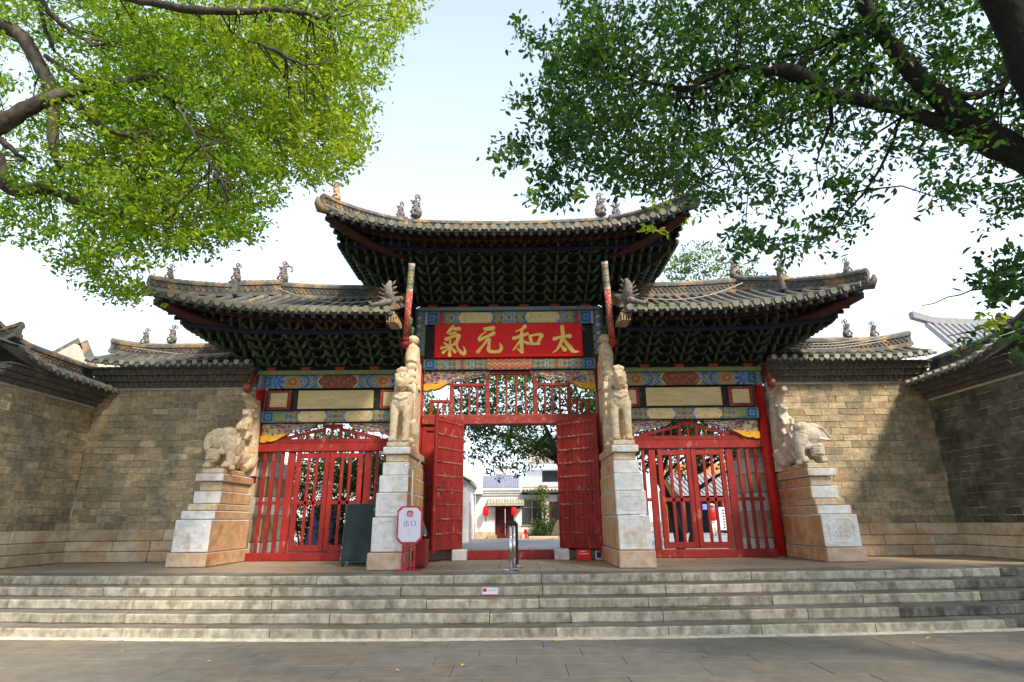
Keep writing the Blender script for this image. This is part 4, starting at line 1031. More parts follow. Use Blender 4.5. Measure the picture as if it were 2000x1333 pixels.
# ---- long slanting braces
for sx in (-1, 1):
    a = Vector((sx * 2.375, -1.5, 4.86)); b = Vector((sx * 2.19, -2.15, 6.50)); d = (b - a)
    g = G(); g.tube([a, a + d * .62], .073, 12); br_ = g.obj('slanting_brace', M('flaking_red_pole', (.42, .06, .05), var=.3, scale=9, bump=.3, col2=(.50, .38, .32), s2=16, w2=(.52, .6), stretch=(2, 2, .8)) if sx < 0 else bpy.data.materials['flaking_red_pole'], gate, smooth=True)
    n = 14; m_ = 26; g = G(); cols = []; ux = d.cross(Vector((1, 0, 0))).normalized(); uy = d.cross(ux).normalized()
    for j in range(m_ + 1):
        for i in range(n + 1):
            q = 2 * PI * i / n; g.v.append(a + d * (.62 + .36 * j / m_) + (ux * math.cos(q) + uy * math.sin(q)) * .075); cols.append(pat_flower(i / n * 3, j / m_ * 4, 1) if 2 < j < 24 else PAL['white'])
    for j in range(m_):
        for i in range(n): q = j * (n + 1) + i; g.f.append((q, q + 1, q + n + 2, q + n + 1)); g.m.append(0)
    o = g.obj('painted_end', PAINTED, br_, smooth=True); set_col(o, cols)
    e = -d.normalized(); G().tube([a + e * q for q in (-.02, .0, .02, .05, .09, .14, .19, .22, .24)], [.085, .095, .07, .075, .095, .095, .07, .035, .03], 12).obj('lotus_tip', RED, br_, smooth=True)
    a = Vector((sx * 6.20, -.82, 3.90)); b = Vector((sx * 6.30, -.30, 4.42)); g = G(); g.tube([a, b], [.05, .05], 10); br_ = g.obj('short_brace', RED_D, gate, smooth=True)
    G().ball(a, (.11, .11, .13), 12).obj('brace_knob', M('brown_varnish', (.20, .045, .03), rough=.3, var=.3) if sx < 0 else bpy.data.materials['brown_varnish'], br_, smooth=True)
# ================================================================== STONE PILLARS AND THEIR BEASTS
def carve(name, g, mat, parent, voxel=.022, sm=6, disp=0.):
    o = g.obj(name, mat, parent, smooth=True)
    md = o.modifiers.new('union', 'REMESH'); md.mode = 'VOXEL'; md.voxel_size = voxel; md.use_smooth_shade = True
    s = o.modifiers.new('smooth', 'SMOOTH'); s.iterations = sm; s.factor = .5
    return o
def tiers(parent, sx, T):
    """list of (x_in, x_out, y_front, y_back, z0, z1, mat) as stacked blocks with recessed joints"""
    for (xi, xo, yf, yb, z0, z1, mt, nm) in T:
        lo, hi = sorted((sx * xi, sx * xo)); g = G().bev((lo, yf, z0 + .006), (hi, yb, z1 - .006), .016)
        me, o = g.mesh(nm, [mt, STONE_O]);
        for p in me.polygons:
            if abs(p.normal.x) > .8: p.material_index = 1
        for p in me.polygons: p.use_smooth = False
        ob = mobj(nm, me, parent, Matrix.Translation(o))
    return
def panel_carving(parent, x0, x1, z0, z1, y, face=-1):
    """shallow carved frame and cloud scroll standing 6 mm proud of the block"""
    g = G(); xm = (x0 + x1) / 2; zm = (z0 + z1) / 2
    P = []
    for a in np.linspace(0, 2 * PI, 33): P.append((xm + (x1 - x0) / 2 * max(-1, min(1, 1.25 * math.cos(a))), y, zm + (z1 - z0) / 2 * max(-1, min(1, 1.25 * math.sin(a)))))
    g.tube(P, .007, 5, cap=False)
    for q in range(3):
        c = (xm + (q - 1) * (x1 - x0) * .24, y, zm + (.05 if q % 2 else -.04)); g.tube([(c[0] + (.015 + .012 * a) * math.cos(a), y, c[2] + (.015 + .012 * a) * math.sin(a)) for a in np.linspace(0, 6.3, 16)], .006, 5)
    g.obj('carved_relief', STONE_W, parent)
def lion(t, cx, y0, z0, turn, mat):
    """sitting guardian lion, chest towards -Y, forelegs straight with a gap between them"""
    g = G(); T = Matrix.Translation((cx, y0, z0)) @ Matrix.Diagonal((.78, .92, 1.02, 1)); V = lambda *p: T @ Vector(p)
    for q in (-1, 1):
        g.tube([V(.165 * q, -.20, .0), V(.165 * q, -.19, .25), V(.165 * q, -.15, .55), V(.15 * q, -.08, .80)], [.078, .074, .088, .13], 10)
        g.ball(V(.165 * q, -.25, .05), (.09, .12, .055), 10)
        g.tube([V(.17 * q, .50, .1), V(.19 * q, .40, .28), V(.15 * q, .25, .50)], [.14, .17, .15], 10); g.ball(V(.19 * q, .28, .07), (.09, .16, .07), 10)
    g.tube([V(0, .62, .22), V(0, .42, .42), V(0, .16, .70), V(0, .0, .90), V(0, -.08, 1.06)], [.17, .21, .23, .235, .19], 14)
    g.ball(V(0, -.13, .82), (.21, .13, .20), 12)
    R = T @ Matrix.Translation((0, -.14, 1.26)) @ Matrix.Rotation(turn, 4, 'Z')
    g.ball((0, 0, 0), (.205, .20, .20), 14, T=R); g.ball((0, -.15, -.05), (.13, .12, .10), 12, T=R); g.ball((0, -.235, -.01), (.075, .05, .045), 10, T=R); g.ball((0, -.15, -.13), (.10, .10, .045), 10, T=R)
    for q in (-1, 1):
        g.ball((.085 * q, -.155, .065), (.055, .05, .045), 8, T=R); g.ball((.10 * q, -.13, .115), (.08, .06, .035), 8, T=R); g.ball((.19 * q, .02, .08), (.045, .06, .08), 8, T=R)
    g.tube([R @ Vector((-.13, -.02, .20)), R @ Vector((0, -.03, .235)), R @ Vector((.13, -.02, .20))], .075, 10)
    for i in range(11):
        a = PI * (i / 10); 
        for rr, zz in ((.215, .0), (.22, -.14)): g.ball((rr * math.cos(a), .06 + .12 * math.sin(a), zz + .03 * math.sin(i * 2)), .062, 8, T=R)
    for i in range(5): g.ball(V(-.12 + .06 * i, -.19 + .04 * abs(i - 2), .93), .045, 8)
    g.tube([V(0, .66, .2), V(.02, .74, .5), V(0, .66, .8)], [.07, .09, .04], 8)
    g.tube([V(-.18, -.22, .93), V(0, -.285, .86), V(.18, -.22, .93)], .03, 8)
    for i in range(6):
        for q in (-1, 1): g.ball(V(.17 * q, -.02 + .05 * i, 1.02 - .07 * i), .05, 8)
    for q in (-1, 1):
        for c in (-1, 0, 1): g.ball(V(.165 * q + .045 * c, -.35, .035), (.024, .03, .03), 6)
    carve('stone_lion', g, mat, t, .013, 1)
def inner_pillar(sx, label):
    t = thing('lion_pillar', label, 'stone pillar', (sx * 2.26, -1.5, 0))
    xi, xo = (1.95, 2.58) if sx < 0 else (2.02, 2.64)
    tiers(t, sx, [
        (xi - .03, xo + .02, -2.98, -.35, 0, .31, STONE_S, 'plinth_block'), (xi, xo - .02, -2.90, -.36, .31, .93, STONE_W, 'panel_block'), (xi + .0, xo - .04, -2.80, -.36, .93, 1.38, STONE_W, 'stone_block'),
        (xi + .01, xo - .06, -2.70, -.36, 1.38, 1.71, STONE_W, 'stone_block'), (xi + .03, xo - .09, -2.60, -.36, 1.71, 1.97, STONE_W, 'stone_block'), (xi + .05, xo - .13, -2.54, -.36, 1.97, 2.12, STONE_F, 'neck_block'),
        (xi + .01, xo - .08, -2.62, -.36, 2.12, 2.27, STONE_W, 'cap_block'), (xi + .06, xo - .13, -2.56, -1.25, 2.27, 2.38, STONE_F, 'lion_base')])
    lo, hi = sorted((sx * (xi + .12), sx * (xo - .13))); panel_carving(t, lo, hi, .40, .86, -2.902); panel_carving(t, lo, hi, 1.02, 1.28, -2.802)
    cx = sx * (xi + xo - .07) / 2
    lion(t, cx, -2.24, 2.37, -.35 if sx < 0 else .15, STONE_F)
    # rear slab with stacked carving rising behind the lion up to the brace
    x0, x1 = sorted((sx * 2.16, sx * 2.47)); 
    G().bev((x0, -1.15, 2.27), (x1, -.36, 3.9), .03).obj('rear_slab', STONE_F, t)
    me, o = G().bev((x0, -.95, 3.9), (x1, -.40, 4.55), .04).mesh('rear_slab', STONE_F); mobj('rear_slab', me, t, Matrix.Translation(o))
    g = G(); xc = (x0 + x1) / 2
    g.tube([(xc, -1.0, 4.40), (xc, -.92, 4.62), (xc, -.86, 4.86)], [.15, .17, .14], 12); g.ball((xc, -.85, 5.02), (.15, .17, .13), 12)
    for k in range(4): g.ball((xc, -1.05 + .02 * k, 3.75 + .19 * k), (.15, .14, .12), 10)
    for k in range(5): g.tube([(xc - .12, -1.16, 2.9 + .2 * k), (xc, -1.22, 2.98 + .2 * k), (xc + .12, -1.16, 2.9 + .2 * k)], .05, 8)
    g.tube([(xc, -.72, 3.8), (xc, -.66, 4.9)], [.22, .13], 12)
    carve('carved_finial', g, STONE_F, t, .02, 3)
    return t
inner_pillar(-1, 'tall white stone pillar left of the doorway, carved lion turned aside, exit sign in front')
inner_pillar(1, 'tall white stone pillar right of the doorway with a carved lion facing front')
def elephant(t, sx, cx, y0, z0, mat):
    """kneeling elephant; body runs back along Y, head turned towards the doorway side, trunk hanging"""
    g = G(); k = -sx                                    # direction to the doorway
    def V(x, y, z): return Vector((cx + k * x, y0 + y, z0 + z))
    g.tube([V(0, .30, .28), V(0, .62, .36), V(0, .95, .36), V(0, 1.2, .28)], [.26, .31, .30, .22], 14)
    g.tube([V(-.05, -.02, .26), V(0, .12, .34), V(0, .35, .36)], [.2, .27, .28], 14)
    for q in (-1, 1):
        g.tube([V(.20 * q, .12, .36), V(.21 * q, -.02, .16), V(.20 * q, -.16, .08)], [.15, .12, .10], 10); g.ball(V(.20 * q, -.22, .10), (.095, .10, .09), 10)
        for c in (-1, 0, 1): g.ball(V(.20 * q + .05 * c, -.31, .07), (.03, .03, .04), 8)
        g.tube([V(.22 * q, .85, .34), V(.25 * q, .72, .16), V(.22 * q, .55, .07)], [.19, .14, .09], 10)
    # head: high domed skull
    g.ball(V(.0, -.08, .64), (.32, .25, .25), 16); g.ball(V(.10, -.12, .80), (.19, .17, .14), 14); g.ball(V(-.13, -.08, .78), (.19, .17, .14), 14)
    g.ball(V(.16, -.16, .52), (.16, .15, .17), 12)
    g.tube([V(.18, -.20, .60), V(.26, -.24, .44), V(.28, -.24, .26), V(.27, -.22, .12), V(.31, -.20, .03), V(.37, -.18, .03)], [.15, .12, .095, .08, .068, .05], 12)
    g.tube([V(.14, -.26, .47), V(.22, -.33, .42), V(.29, -.35, .43)], [.042, .032, .014], 8)       # tusk
    g.tube([V(.02, -.24, .40), V(.12, -.26, .36), V(.20, -.25, .38)], [.07, .06, .04], 8)       # jaw
    g.ball(V(.31, .02, .52), (.055, .18, .22), 12); g.tube([V(.35, -.14 + .0, .52 - .0), V(.36, -.05, .70), V(.36, .10, .70), V(.35, .2, .52), V(.35, .1, .34)], .022, 6); g.ball(V(.15, -.29, .645), (.028, .02, .022), 8)
    g.tube([V(.08, -.27, .69), V(.15, -.30, .69), V(.21, -.28, .665)], .018, 6)
    # ear: broad leaf with a rolled rim
    E_ = [(-.08, .72), (-.16, .82), (-.30, .78), (-.40, .64), (-.47, .52), (-.36, .52), (-.22, .54), (-.10, .58)] if sx > 0 else [(-.14, .74), (-.20, .80), (-.30, .78), (-.345, .66), (-.345, .50), (-.30, .42), (-.22, .48), (-.16, .58)]
    poly = [(cx + k * a, z0 + b) for a, b in E_]
    if k < 0: poly = poly[::-1]
    g.prism(poly, y0 - .22, y0 - .15)
    g.tube([V(a, -.225, b) for a, b in E_ + [E_[0]]], .024, 8)
    # small mask under the chin
    g.tube([V(-.10, -.20, .42), V(-.11, -.22, .28), V(-.10, -.2, .16)], [.15, .15, .11], 12)
    for c in range(4): g.tube([V(-.24, -.30, .22 + .055 * c), V(-.12, -.36, .215 + .055 * c), V(.02, -.30, .22 + .055 * c)], .021, 6)
    carve('stone_elephant', g, mat, t, .013, 1)
def outer_pillar(sx, label, mat):
    t = thing('elephant_pillar', label, 'stone pillar', (sx * 6.5, -.9, 0))
    xi, xo = 6.10, 6.88
    if sx > 0: xi, xo = 6.34, 7.12
    tiers(t, sx, [
        (xi, xo + .02, -1.86, .12, 0, .28, STONE_S, 'plinth_block'), (xi + .02, xo - .02, -1.80, .10, .28, .92, STONE_W, 'panel_block'), (xi + .02, xo - .06, -1.71, .10, .92, 1.10, STONE_W, 'stone_block'),
        (xi + .03, xo - .13, -1.63, .10, 1.10, 1.24, STONE_F, 'stone_block'), (xi + .03, xo - .18, -1.55, .10, 1.24, 1.50, STONE_W, 'stone_block'), (xi + .08, xo - .24, -1.47, .10, 1.50, 1.70, STONE_S, 'neck_block'),
        (xi + .02, xo - .17, -1.56, .10, 1.70, 1.87, STONE_W, 'cap_block'), (xi + .06, xo - .26, -1.50, .0, 1.87, 1.98, STONE_F, 'elephant_base')])
    lo, hi = sorted((sx * (xi + .14), sx * (xo - .14))); panel_carving(t, lo, hi, .38, .82, -1.803)
    ex = sx * (xi + .06 + xo - .26) / 2
    elephant(t, sx, ex, -1.12, 1.97, mat)
    g = G(); xc = sx * (xi + .17)
    g.tube([(xc, -.10, 1.9), (xc, -.14, 2.7), (xc, -.18, 3.4), (xc, -.22, 3.72)], [.20, .19, .17, .14], 12)
    g.tube([(xc, -.42, 2.75), (xc, -.55, 2.98), (xc, -.46, 3.2), (xc, -.40, 3.42)], [.15, .15, .13, .10], 12)
    g.ball((xc, -.50, 3.34), (.13, .12, .12), 12); g.ball((xc, -.62, 3.32), (.07, .06, .05), 10)
    for q in (-1, 1):
        g.tube([(xc + .09 * q, -.52, 3.14), (xc + .10 * q, -.68, 3.04), (xc + .09 * q, -.70, 2.92)], [.05, .045, .05], 8); g.ball((xc + .07 * q, -.58, 3.40), .035, 8); g.ball((xc + .12 * q, -.46, 3.42), .04, 8)
        g.tube([(xc + .09 * q, -.42, 2.85), (xc + .12 * q, -.62, 2.80), (xc + .1 * q, -.66, 2.70)], [.08, .06, .05], 8)
    for i in range(9): a = i * .7; g.ball((xc + .14 * math.cos(a * 1.7), -.32 + .05 * math.sin(a), 3.30 + .05 * i), .055, 8)
    for i in range(8): g.tube([(xc - .16, -.22, 2.1 + .2 * i), (xc, -.30, 2.2 + .2 * i), (xc + .15, -.24, 2.28 + .2 * i)], .035, 7)
    g.ball((xc, -.42, 3.70), (.14, .15, .08), 12); g.tube([(xc, -.30, 3.5), (xc, -.55, 3.74), (xc, -.78, 3.78)], [.12, .10, .07], 10)
    carve('climbing_beast', g, STONE_F if sx < 0 else STONE_G, t, .014, 1)
outer_pillar(-1, 'stepped stone pillar at the left gate end with a sunlit carved elephant on top', STONE_F)
outer_pillar(1, 'stepped stone pillar at the right gate end with a grey carved elephant, big ear raised', STONE_G)
# rear supports, seen through the grilles
for sx in (-1, 1):
    t = thing('rear_pillar', 'stone block pillar behind the %s grille, seen between its bars' % ('left' if sx < 0 else 'right'), 'stone pillar', (sx * 6.3, 1.3, 0))
    for i, (yb, z0, z1) in enumerate(((2.2, 0, .4), (2.1, .4, 1.0), (2.0, 1.0, 1.45), (1.8, 1.45, 1.9), (1.6, 1.9, 2.3), (1.1, 2.3, 3.4))):
        lo, hi = sorted((sx * (5.78 + .02 * i), sx * 6.5)); G().bev((lo, .25, z0 + .005), (hi, yb, z1 - .005), .02).obj('stone_block', BASE_ST if i % 2 else STONE_W, t)

# ================================================================== SMALL THINGS
# black display board
t = thing('display_board', 'tall dark green display board leaning beside the left lion pillar', 'board', (-3.10, -1.85, 0))
T = Matrix.Translation((-3.41, -1.86, 0)) @ Matrix.Rotation(math.radians(-7), 4, 'Z') @ Matrix.Rotation(math.radians(-7), 4, 'X')
bd = G().bev((0, 0, .07), (.62, .05, 1.22), .008, T=T).obj('board_panel', BOARDG, t)
for lo, hi in (((0, -.008, .07), (.02, 0, 1.22)), ((.60, -.008, .07), (.62, 0, 1.22)), ((.021, -.008, 1.2), (.599, 0, 1.22)), ((.021, -.008, .07), (.599, 0, .09))): G().box(lo, hi, T=T).obj('board_frame', M('scuffed_frame', (.05, .07, .06), var=.5, scale=20, col2=(.4, .42, .4), s2=14, w2=(.6, .66)) if 'scuffed_frame' not in bpy.data.materials else bpy.data.materials['scuffed_frame'], bd)
for x in (.03, .53): G().box((x, 0, 0), (x + .05, .04, .07), T=T).obj('foot', BLACKPL, t)
T2 = Matrix.Translation((-3.38, -1.30, 0)) @ Matrix.Rotation(math.radians(-7), 4, 'Z') @ Matrix.Rotation(math.radians(10), 4, 'X')
G().bev((0, 0, .0), (.62, .04, 1.2), .008, T=T2).obj('rear_panel', BLACKPL, t)
# exit sign on a red lattice stand
sg = thing('exit_sign', 'octagonal white exit sign with crimson rim on a red lattice stand', 'sign', (-1.83, -3.0, 0))
def octo(x0, x1, z0, z1, c): return [(x0 + c, z0), (x1 - c, z0), (x1, z0 + c), (x1, z1 - c), (x1 - c, z1), (x0 + c, z1), (x0, z1 - c), (x0, z0 + c)]
pn = G().prism(octo(-2.07, -1.60, .46, 1.12, .085), -3.04, -2.995).obj('sign_frame', SIGNR, sg)
G().prism(octo(-2.043, -1.627, .487, 1.093, .078), -3.047, -3.041).obj('sign_rim', M('pink_inner_rim', (.75, .45, .50), var=.02, bump=0), pn)
G().prism(octo(-2.032, -1.638, .498, 1.082, .075), -3.052, -3.048).obj('sign_face', SIGNW, pn)
SY = -3.0535
def flat(g, x0, x1, z0, z1): g.box((x0, SY, z0), (x1, SY + .0012, z1)); return g
g = G(); xc = -1.835; zc = .985
g.prism([(xc - .055, zc - .035), (xc - .035, zc - .055), (xc + .035, zc - .055), (xc + .055, zc - .035), (xc + .055, zc + .035), (xc + .035, zc + .055), (xc - .035, zc + .055), (xc - .055, zc + .035)], SY, SY + .0012); g.obj('logo_square', SIGNR, pn)
g = G()
for (a, b, c, d) in ((-.036, -.024, -.032, .012), (.024, .036, -.032, .012), (-.024, .024, -.036, -.024), (-.006, .006, -.01, .034), (-.018, -.006, .014, .022), (.006, .018, .014, .022)): g.box((xc + a, SY - .0015, zc + c), (xc + b, SY - .0003, zc + d))
g.obj('logo_mark', SIGNW, pn)
g = G()      # 出
cx_, cz_ = -1.895, .815; w_ = .0085
for (x, z, a, b) in ((0, 0, -.052, .056), (-.030, 0, .004, .042), (.030, 0, .004, .042), (-.038, 0, -.050, -.008), (.038, 0, -.050, -.008)): flat(g, cx_ + x - w_ / 2, cx_ + x + w_ / 2, cz_ + a, cz_ + b)
flat(g, cx_ - .030, cx_ + .030, cz_ + .002, cz_ + .006); flat(g, cx_ - .038, cx_ + .038, cz_ - .051, cz_ - .047)
cx_ = -1.765  # 口
flat(g, cx_ - .040, cx_ - .040 + w_, cz_ - .045, cz_ + .042); flat(g, cx_ + .040 - w_, cx_ + .040, cz_ - .045, cz_ + .042); flat(g, cx_ - .0315, cx_ + .0315, cz_ + .037, cz_ + .041); flat(g, cx_ - .0315, cx_ + .0315, cz_ - .040, cz_ - .036)
g.obj('exit_lettering', INK, pn)
g = G()
for k, n in enumerate((4, 6, 6)):
    for q in range(n): x = -1.835 + (q - n / 2) * .015; flat(g, x, x + .010, .70 - .045 * k, .711 - .045 * k)
g.obj('small_print', GREYINK, pn)
g = G()
for x in (-1.945, -1.725): g.box((x - .014, -3.03, .02), (x + .014, -3.005, .46))
st = g.obj('stand_posts', SIGNR, sg)
g = G()
for x in (-1.885, -1.785): g.box((x - .007, -3.028, .02), (x + .007, -3.012, .46))
for z in (.08, .14, .36, .42): g.box((-1.931, -3.027, z - .007), (-1.739, -3.013, z + .007))
for x in (-1.908, -1.762):
    for z in (.11, .39): g.box((x - .02, -3.0285, z - .022), (x + .02, -3.0115, z + .022))
g.obj('lattice_bars', SIGNR, sg); G().bev((-2.08, -3.12, 0), (-1.60, -2.92, .02), .006).obj('base_plate', SIGNR, sg)
# red cabinet behind the sign with a grey lamp on it
c = thing('red_cabinet', 'low red metal cabinet behind the exit sign, beside the left lion pillar', 'cabinet', (-1.62, -2.3, 0))
G().bev((-1.83, -2.55, .03), (-1.60, -2.1, .52), .012).obj('cabinet_body', RED, c); G().bev((-1.81, -2.565, .06), (-1.62, -2.55, .49), .005).obj('cabinet_door', RED, c)
l = thing('flood_lamp', 'grey flood lamp standing on the red cabinet', 'lamp', (-1.62, -2.35, .52))
G().tube([(-1.68, -2.35, .52), (-1.70, -2.35, .60), (-1.72, -2.35, .66)], [.05, .02, .02], 8).obj('lamp_bracket', BLACKPL, l); G().tube([(-1.74, -2.28, .84), (-1.68, -2.36, .66), (-1.66, -2.40, .58)], [.04, .065, .07], 12).obj('lamp_housing', M('grey_lamp_metal', (.12, .13, .13), rough=.35, var=.2), l, smooth=True)
G().ball((-1.645, -2.45, .59), (.035, .03, .03), 10).obj('lens', METAL, l)
# security fork leaning on the left lion pillar
f = thing('restraint_fork', 'long pale pole with a steel half ring leaning on the left lion pillar', 'pole', (-1.86, -2.68, 0))
G().tube([(-1.84, -2.74, .0), (-1.885, -2.66, 1.82)], .016, 8).obj('shaft', M('pale_wood_pole', (.62, .55, .42), var=.1), f, smooth=True)
G().tube([(-1.89 + .15 * math.cos(a), -2.66, 2.00 + .16 * math.sin(a)) for a in np.linspace(PI, 2 * PI, 15)], .011, 8).obj('half_ring', METAL, f, smooth=True)
# two belt stanchions
def stanchion(x, y, label, h=.84):
    t = thing('queue_post', label, 'queue post', (x, y, 0), 'belt queue posts on the platform')
    G().tube([(x, y, 0), (x, y, .012), (x, y, .03), (x, y, .035)], [.155, .155, .13, .04], 28).obj('base_disc', METAL, t, smooth=False)
    G().tube([(x, y, .03), (x, y, h - .07)], .031, 20).obj('post_tube', METAL, t, smooth=True)
    G().tube([(x, y, h - .07), (x, y, h - .055), (x, y, h - .005), (x, y, h)], [.035, .038, .038, .03], 20).obj('belt_head', BLACKPL, t, smooth=True)
    g = G().bev((x + .03, y - .03, h - .065), (x + .05, y + .03, h - .01), .004).obj('belt_clip', BLACKPL, t)
stanchion(.02, -3.36, 'steel queue post nearest the steps, in front of its twin'); stanchion(.085, -2.55, 'steel queue post behind the front one, nearer the threshold')
g = G().bev((.055, -3.33, .10), (.062, -2.58, .80), .002)
G().bev((.105, -2.50, .06), (.16, -2.44, .80), .006).obj('rolled_barrier', BLACKPL, None); o = COL.objects[-1] if False else bpy.data.objects['rolled_barrier']; tag(o, 'narrow black barrier strip standing behind the rear queue post', 'barrier')
# low red notice stool and white socket box right of the threshold
s = thing('notice_stool', 'small red notice stand with white print under the right door leaf', 'sign', (1.58, -.95, 0))
G().bev((1.42, -1.02, .03), (1.72, -.98, .24), .006).obj('notice_panel', RED_B, s)
for x in (1.43, 1.69): G().bev((x, -1.05, 0), (x + .03, -.93, .03), .004).obj('foot', RED_B, s)
g = G(); g.box((1.46, -1.0225, .15), (1.68, -1.0205, .165)); [g.box((1.50 + .045 * k, -1.0225, .19), (1.53 + .045 * k, -1.0205, .215)) for k in range(3)]; g.obj('white_print', SIGNW, s)
s = thing('socket_box', 'small white framed box on the ground under the right door edge', 'box', (1.95, -.6, .1))
G().bev((1.87, -.62, .01), (2.03, -.55, .19), .005).obj('box_frame', SIGNW, s); G().box((1.895, -.6235, .05), (2.005, -.6205, .165)).obj('box_glass', DARKGL, s)
# warning plate on the second riser
s = thing('step_plate', 'small white warning plate with red mark on the second step riser', 'sign', (-.30, -4.22, -.23))
yf = Y0 - TR; G().box((-.425, yf - .012, -.272), (-.175, yf - .001, -.158)).obj('plate', SIGNW, s)
G().box((-.415, yf - .0135, -.212), (-.355, yf - .0125, -.165)).obj('red_mark', SIGNR, s); G().box((-.424, yf - .0135, -.271), (-.176, yf - .0125, -.252)).obj('red_rule', SIGNR, s)
g = G(); [g.box((-.335 + .018 * k, yf - .0135, -.202), (-.322 + .018 * k, yf - .0125, -.185)) for k in range(8)]; g.obj('small_print', GREYINK, s)
# fallen leaves and litter
LY = M('yellow_fallen_leaf', (.55, .42, .04), var=.2, bump=0, orand=.3)
me = G().add([(-.04, 0, .002), (0, -.018, .012), (.045, 0, .006), (0, .018, .016)], [(0, 1, 2), (0, 2, 3)]).mesh('fallen_leaf', LY, Vector((0, 0, 0)))[0]
spots = [(-4.9, -6.0, 0), (-3.5, -6.6, 0), (-1.9, -5.7, 0), (.65, -5.6, 0), (-1.2, -7.1, 0), (1.6, -5.45, 0), (3.4, -5.9, 0), (4.3, -6.3, 0), (5.6, -5.6, 0), (5.2, -5.9, 0), (-.5, -6.9, 0), (2.3, -6.6, 0), (-4.3, -5.15, 4), (-5.8, -4.65, 3), (2.9, -4.8, 3), (-2.9, -4.45, 2), (5.9, -5.05, 4), (6.3, -3.95, 1), (-6.6, -2.6, -1), (-4.8, -2.6, -1), (4.6, -2.4, -1)]
for i, (x, y, k) in enumerate(spots):
    z = -.699 if k == 0 else (-RH * k + .002 if k > 0 else .002)
    o = mobj('fallen_leaf', me, None, Matrix.Translation((x, y, z)) @ Matrix.Rotation(random.uniform(0, 6), 4, 'Z') @ Matrix.Scale(random.uniform(.7, 1.2), 4))
    tag(o, 'small yellow leaf fallen on the stone paving or steps', 'leaf', 'fallen leaves')
# ================================================================== TREES
def inpoly(P, poly):
    x, y = P[:, 0], P[:, 1]; n = len(poly); c = np.zeros(len(P), bool); j = n - 1
    for i in range(n):
        xi, yi = poly[i]; xj, yj = poly[j]
        k = ((yi > y) != (yj > y)) & (x < (xj - xi) * (y - yi) / ((yj - yi) + 1e-12) + xi); c ^= k; j = i
    return c
def leaf_mesh(name, C, D, size, mat, parent, tint, wr=.46):
    """C centres (N,3), D axis directions (N,3); a six-point blade folded on its midrib"""
    N = len(C); D = D / np.linalg.norm(D, axis=1, keepdims=True)
    U = RNG.normal(size=(N, 3)); U[:, 2] += .9; S = np.cross(D, U); S /= np.linalg.norm(S, axis=1, keepdims=True) + 1e-9; Nn = np.cross(S, D)
    L = (size * RNG.uniform(.55, 1.35, N))[:, None]; W = L * wr / 2; B = C - D * L * .5
    fold = L * .10
    V = np.stack([B, B + D * L * .32 + S * W + Nn * fold, B + D * L * .70 + S * W * .8 + Nn * fold, B + D * L - Nn * L * .06, B + D * L * .70 - S * W * .8 + Nn * fold, B + D * L * .32 - S * W + Nn * fold], 1).reshape(-1, 3)
    base = (np.arange(N) * 6)[:, None]; F = np.concatenate([base + np.array([[0, 1, 2, 3]]), base + np.array([[3, 4, 5, 0]])], 1).reshape(-1)
    o = V.mean(0); me = bpy.data.meshes.new(name); me.vertices.add(len(V)); me.vertices.foreach_set('co', (V - o).astype(np.float32).ravel())
    me.loops.add(len(F)); me.loops.foreach_set('vertex_index', F.astype(np.int32)); me.polygons.add(2 * N)
    me.polygons.foreach_set('loop_start', np.arange(0, 8 * N, 4, dtype=np.int32)); me.polygons.foreach_set('loop_total', np.full(2 * N, 4, np.int32))
    me.update(calc_edges=True); me.materials.append(mat)
    a = me.attributes.new('tint', 'FLOAT', 'POINT'); a.data.foreach_set('value', np.repeat(tint, 6).astype(np.float32))
    ob = mobj(name, me, parent, Matrix.Translation(Vector(o))); ob['kind'] = 'stuff'; return ob
def crown(name, centres, per, rad, size, mat, parent, tint_fn, droop=.35, twig_mat=None, flat=.75):
    K = len(centres); d = RNG.normal(size=(K, 3)); d[:, 2] *= .45; d /= np.linalg.norm(d, axis=1, keepdims=True)
    t = RNG.uniform(-1, 1, (K, per)); off = RNG.normal(size=(K, per, 3)) * rad * .30; off[..., 2] *= flat
    C = centres[:, None, :] + d[:, None, :] * (t[..., None] * rad) + off
    D = d[:, None, :] * .5 + RNG.normal(size=(K, per, 3)) * .75; D[..., 2] -= droop
    tint = np.clip(tint_fn(C.reshape(-1, 3), np.repeat(np.arange(K), per)) + RNG.normal(size=K * per) * .2, 0, 1)
    leaf_mesh(name, C.reshape(-1, 3), D.reshape(-1, 3), size, mat, parent, tint)
    return d
def limb(parent, name, pts, mat, seg=9, jitter=.012):
    """pts: (Vector, radius) list"""
    Q = catmull([(*p, r) for p, r in pts], 5); g = G()
    g.tube([(q[0] + random.uniform(-1, 1) * jitter, q[1] + random.uniform(-1, 1) * jitter, q[2] + random.uniform(-1, 1) * jitter) for q in Q], [max(.004, q[3] * random.uniform(.93, 1.08)) for q in Q], seg)
    return g.obj(name, mat, parent, smooth=True), Q
def connect(centres, limbs, parent, mat, name, n, r0=.022):
    A = np.array([q for L in limbs for q in L]); g = G(); idx = RNG.choice(len(centres), min(n, len(centres)), replace=False)
    for i in idx:
        c = centres[i]; dd = np.linalg.norm(A[:, :3] - c, axis=1); k = int(np.argmin(dd + RNG.uniform(0, .5, len(A)))); a = A[k, :3]; L = np.linalg.norm(c - a)
        if L > 1.9: continue
        m1 = a * .6 + c * .4 + RNG.normal(size=3) * .08 * L + np.array([0, 0, .06 * L]); m2 = a * .25 + c * .75 + RNG.normal(size=3) * .06 * L
        rr = min(r0 * (.5 + L * .4), A[k, 3] * .7 + .004)
        g.tube([a, m1, m2, c], [rr, rr * .7, rr * .45, rr * .2], 5, cap=False)
    g.obj(name, mat, parent, smooth=True, kind='stuff')
def px_limb(P): return [(at(x, y, Y), r) for x, y, Y, r in P]
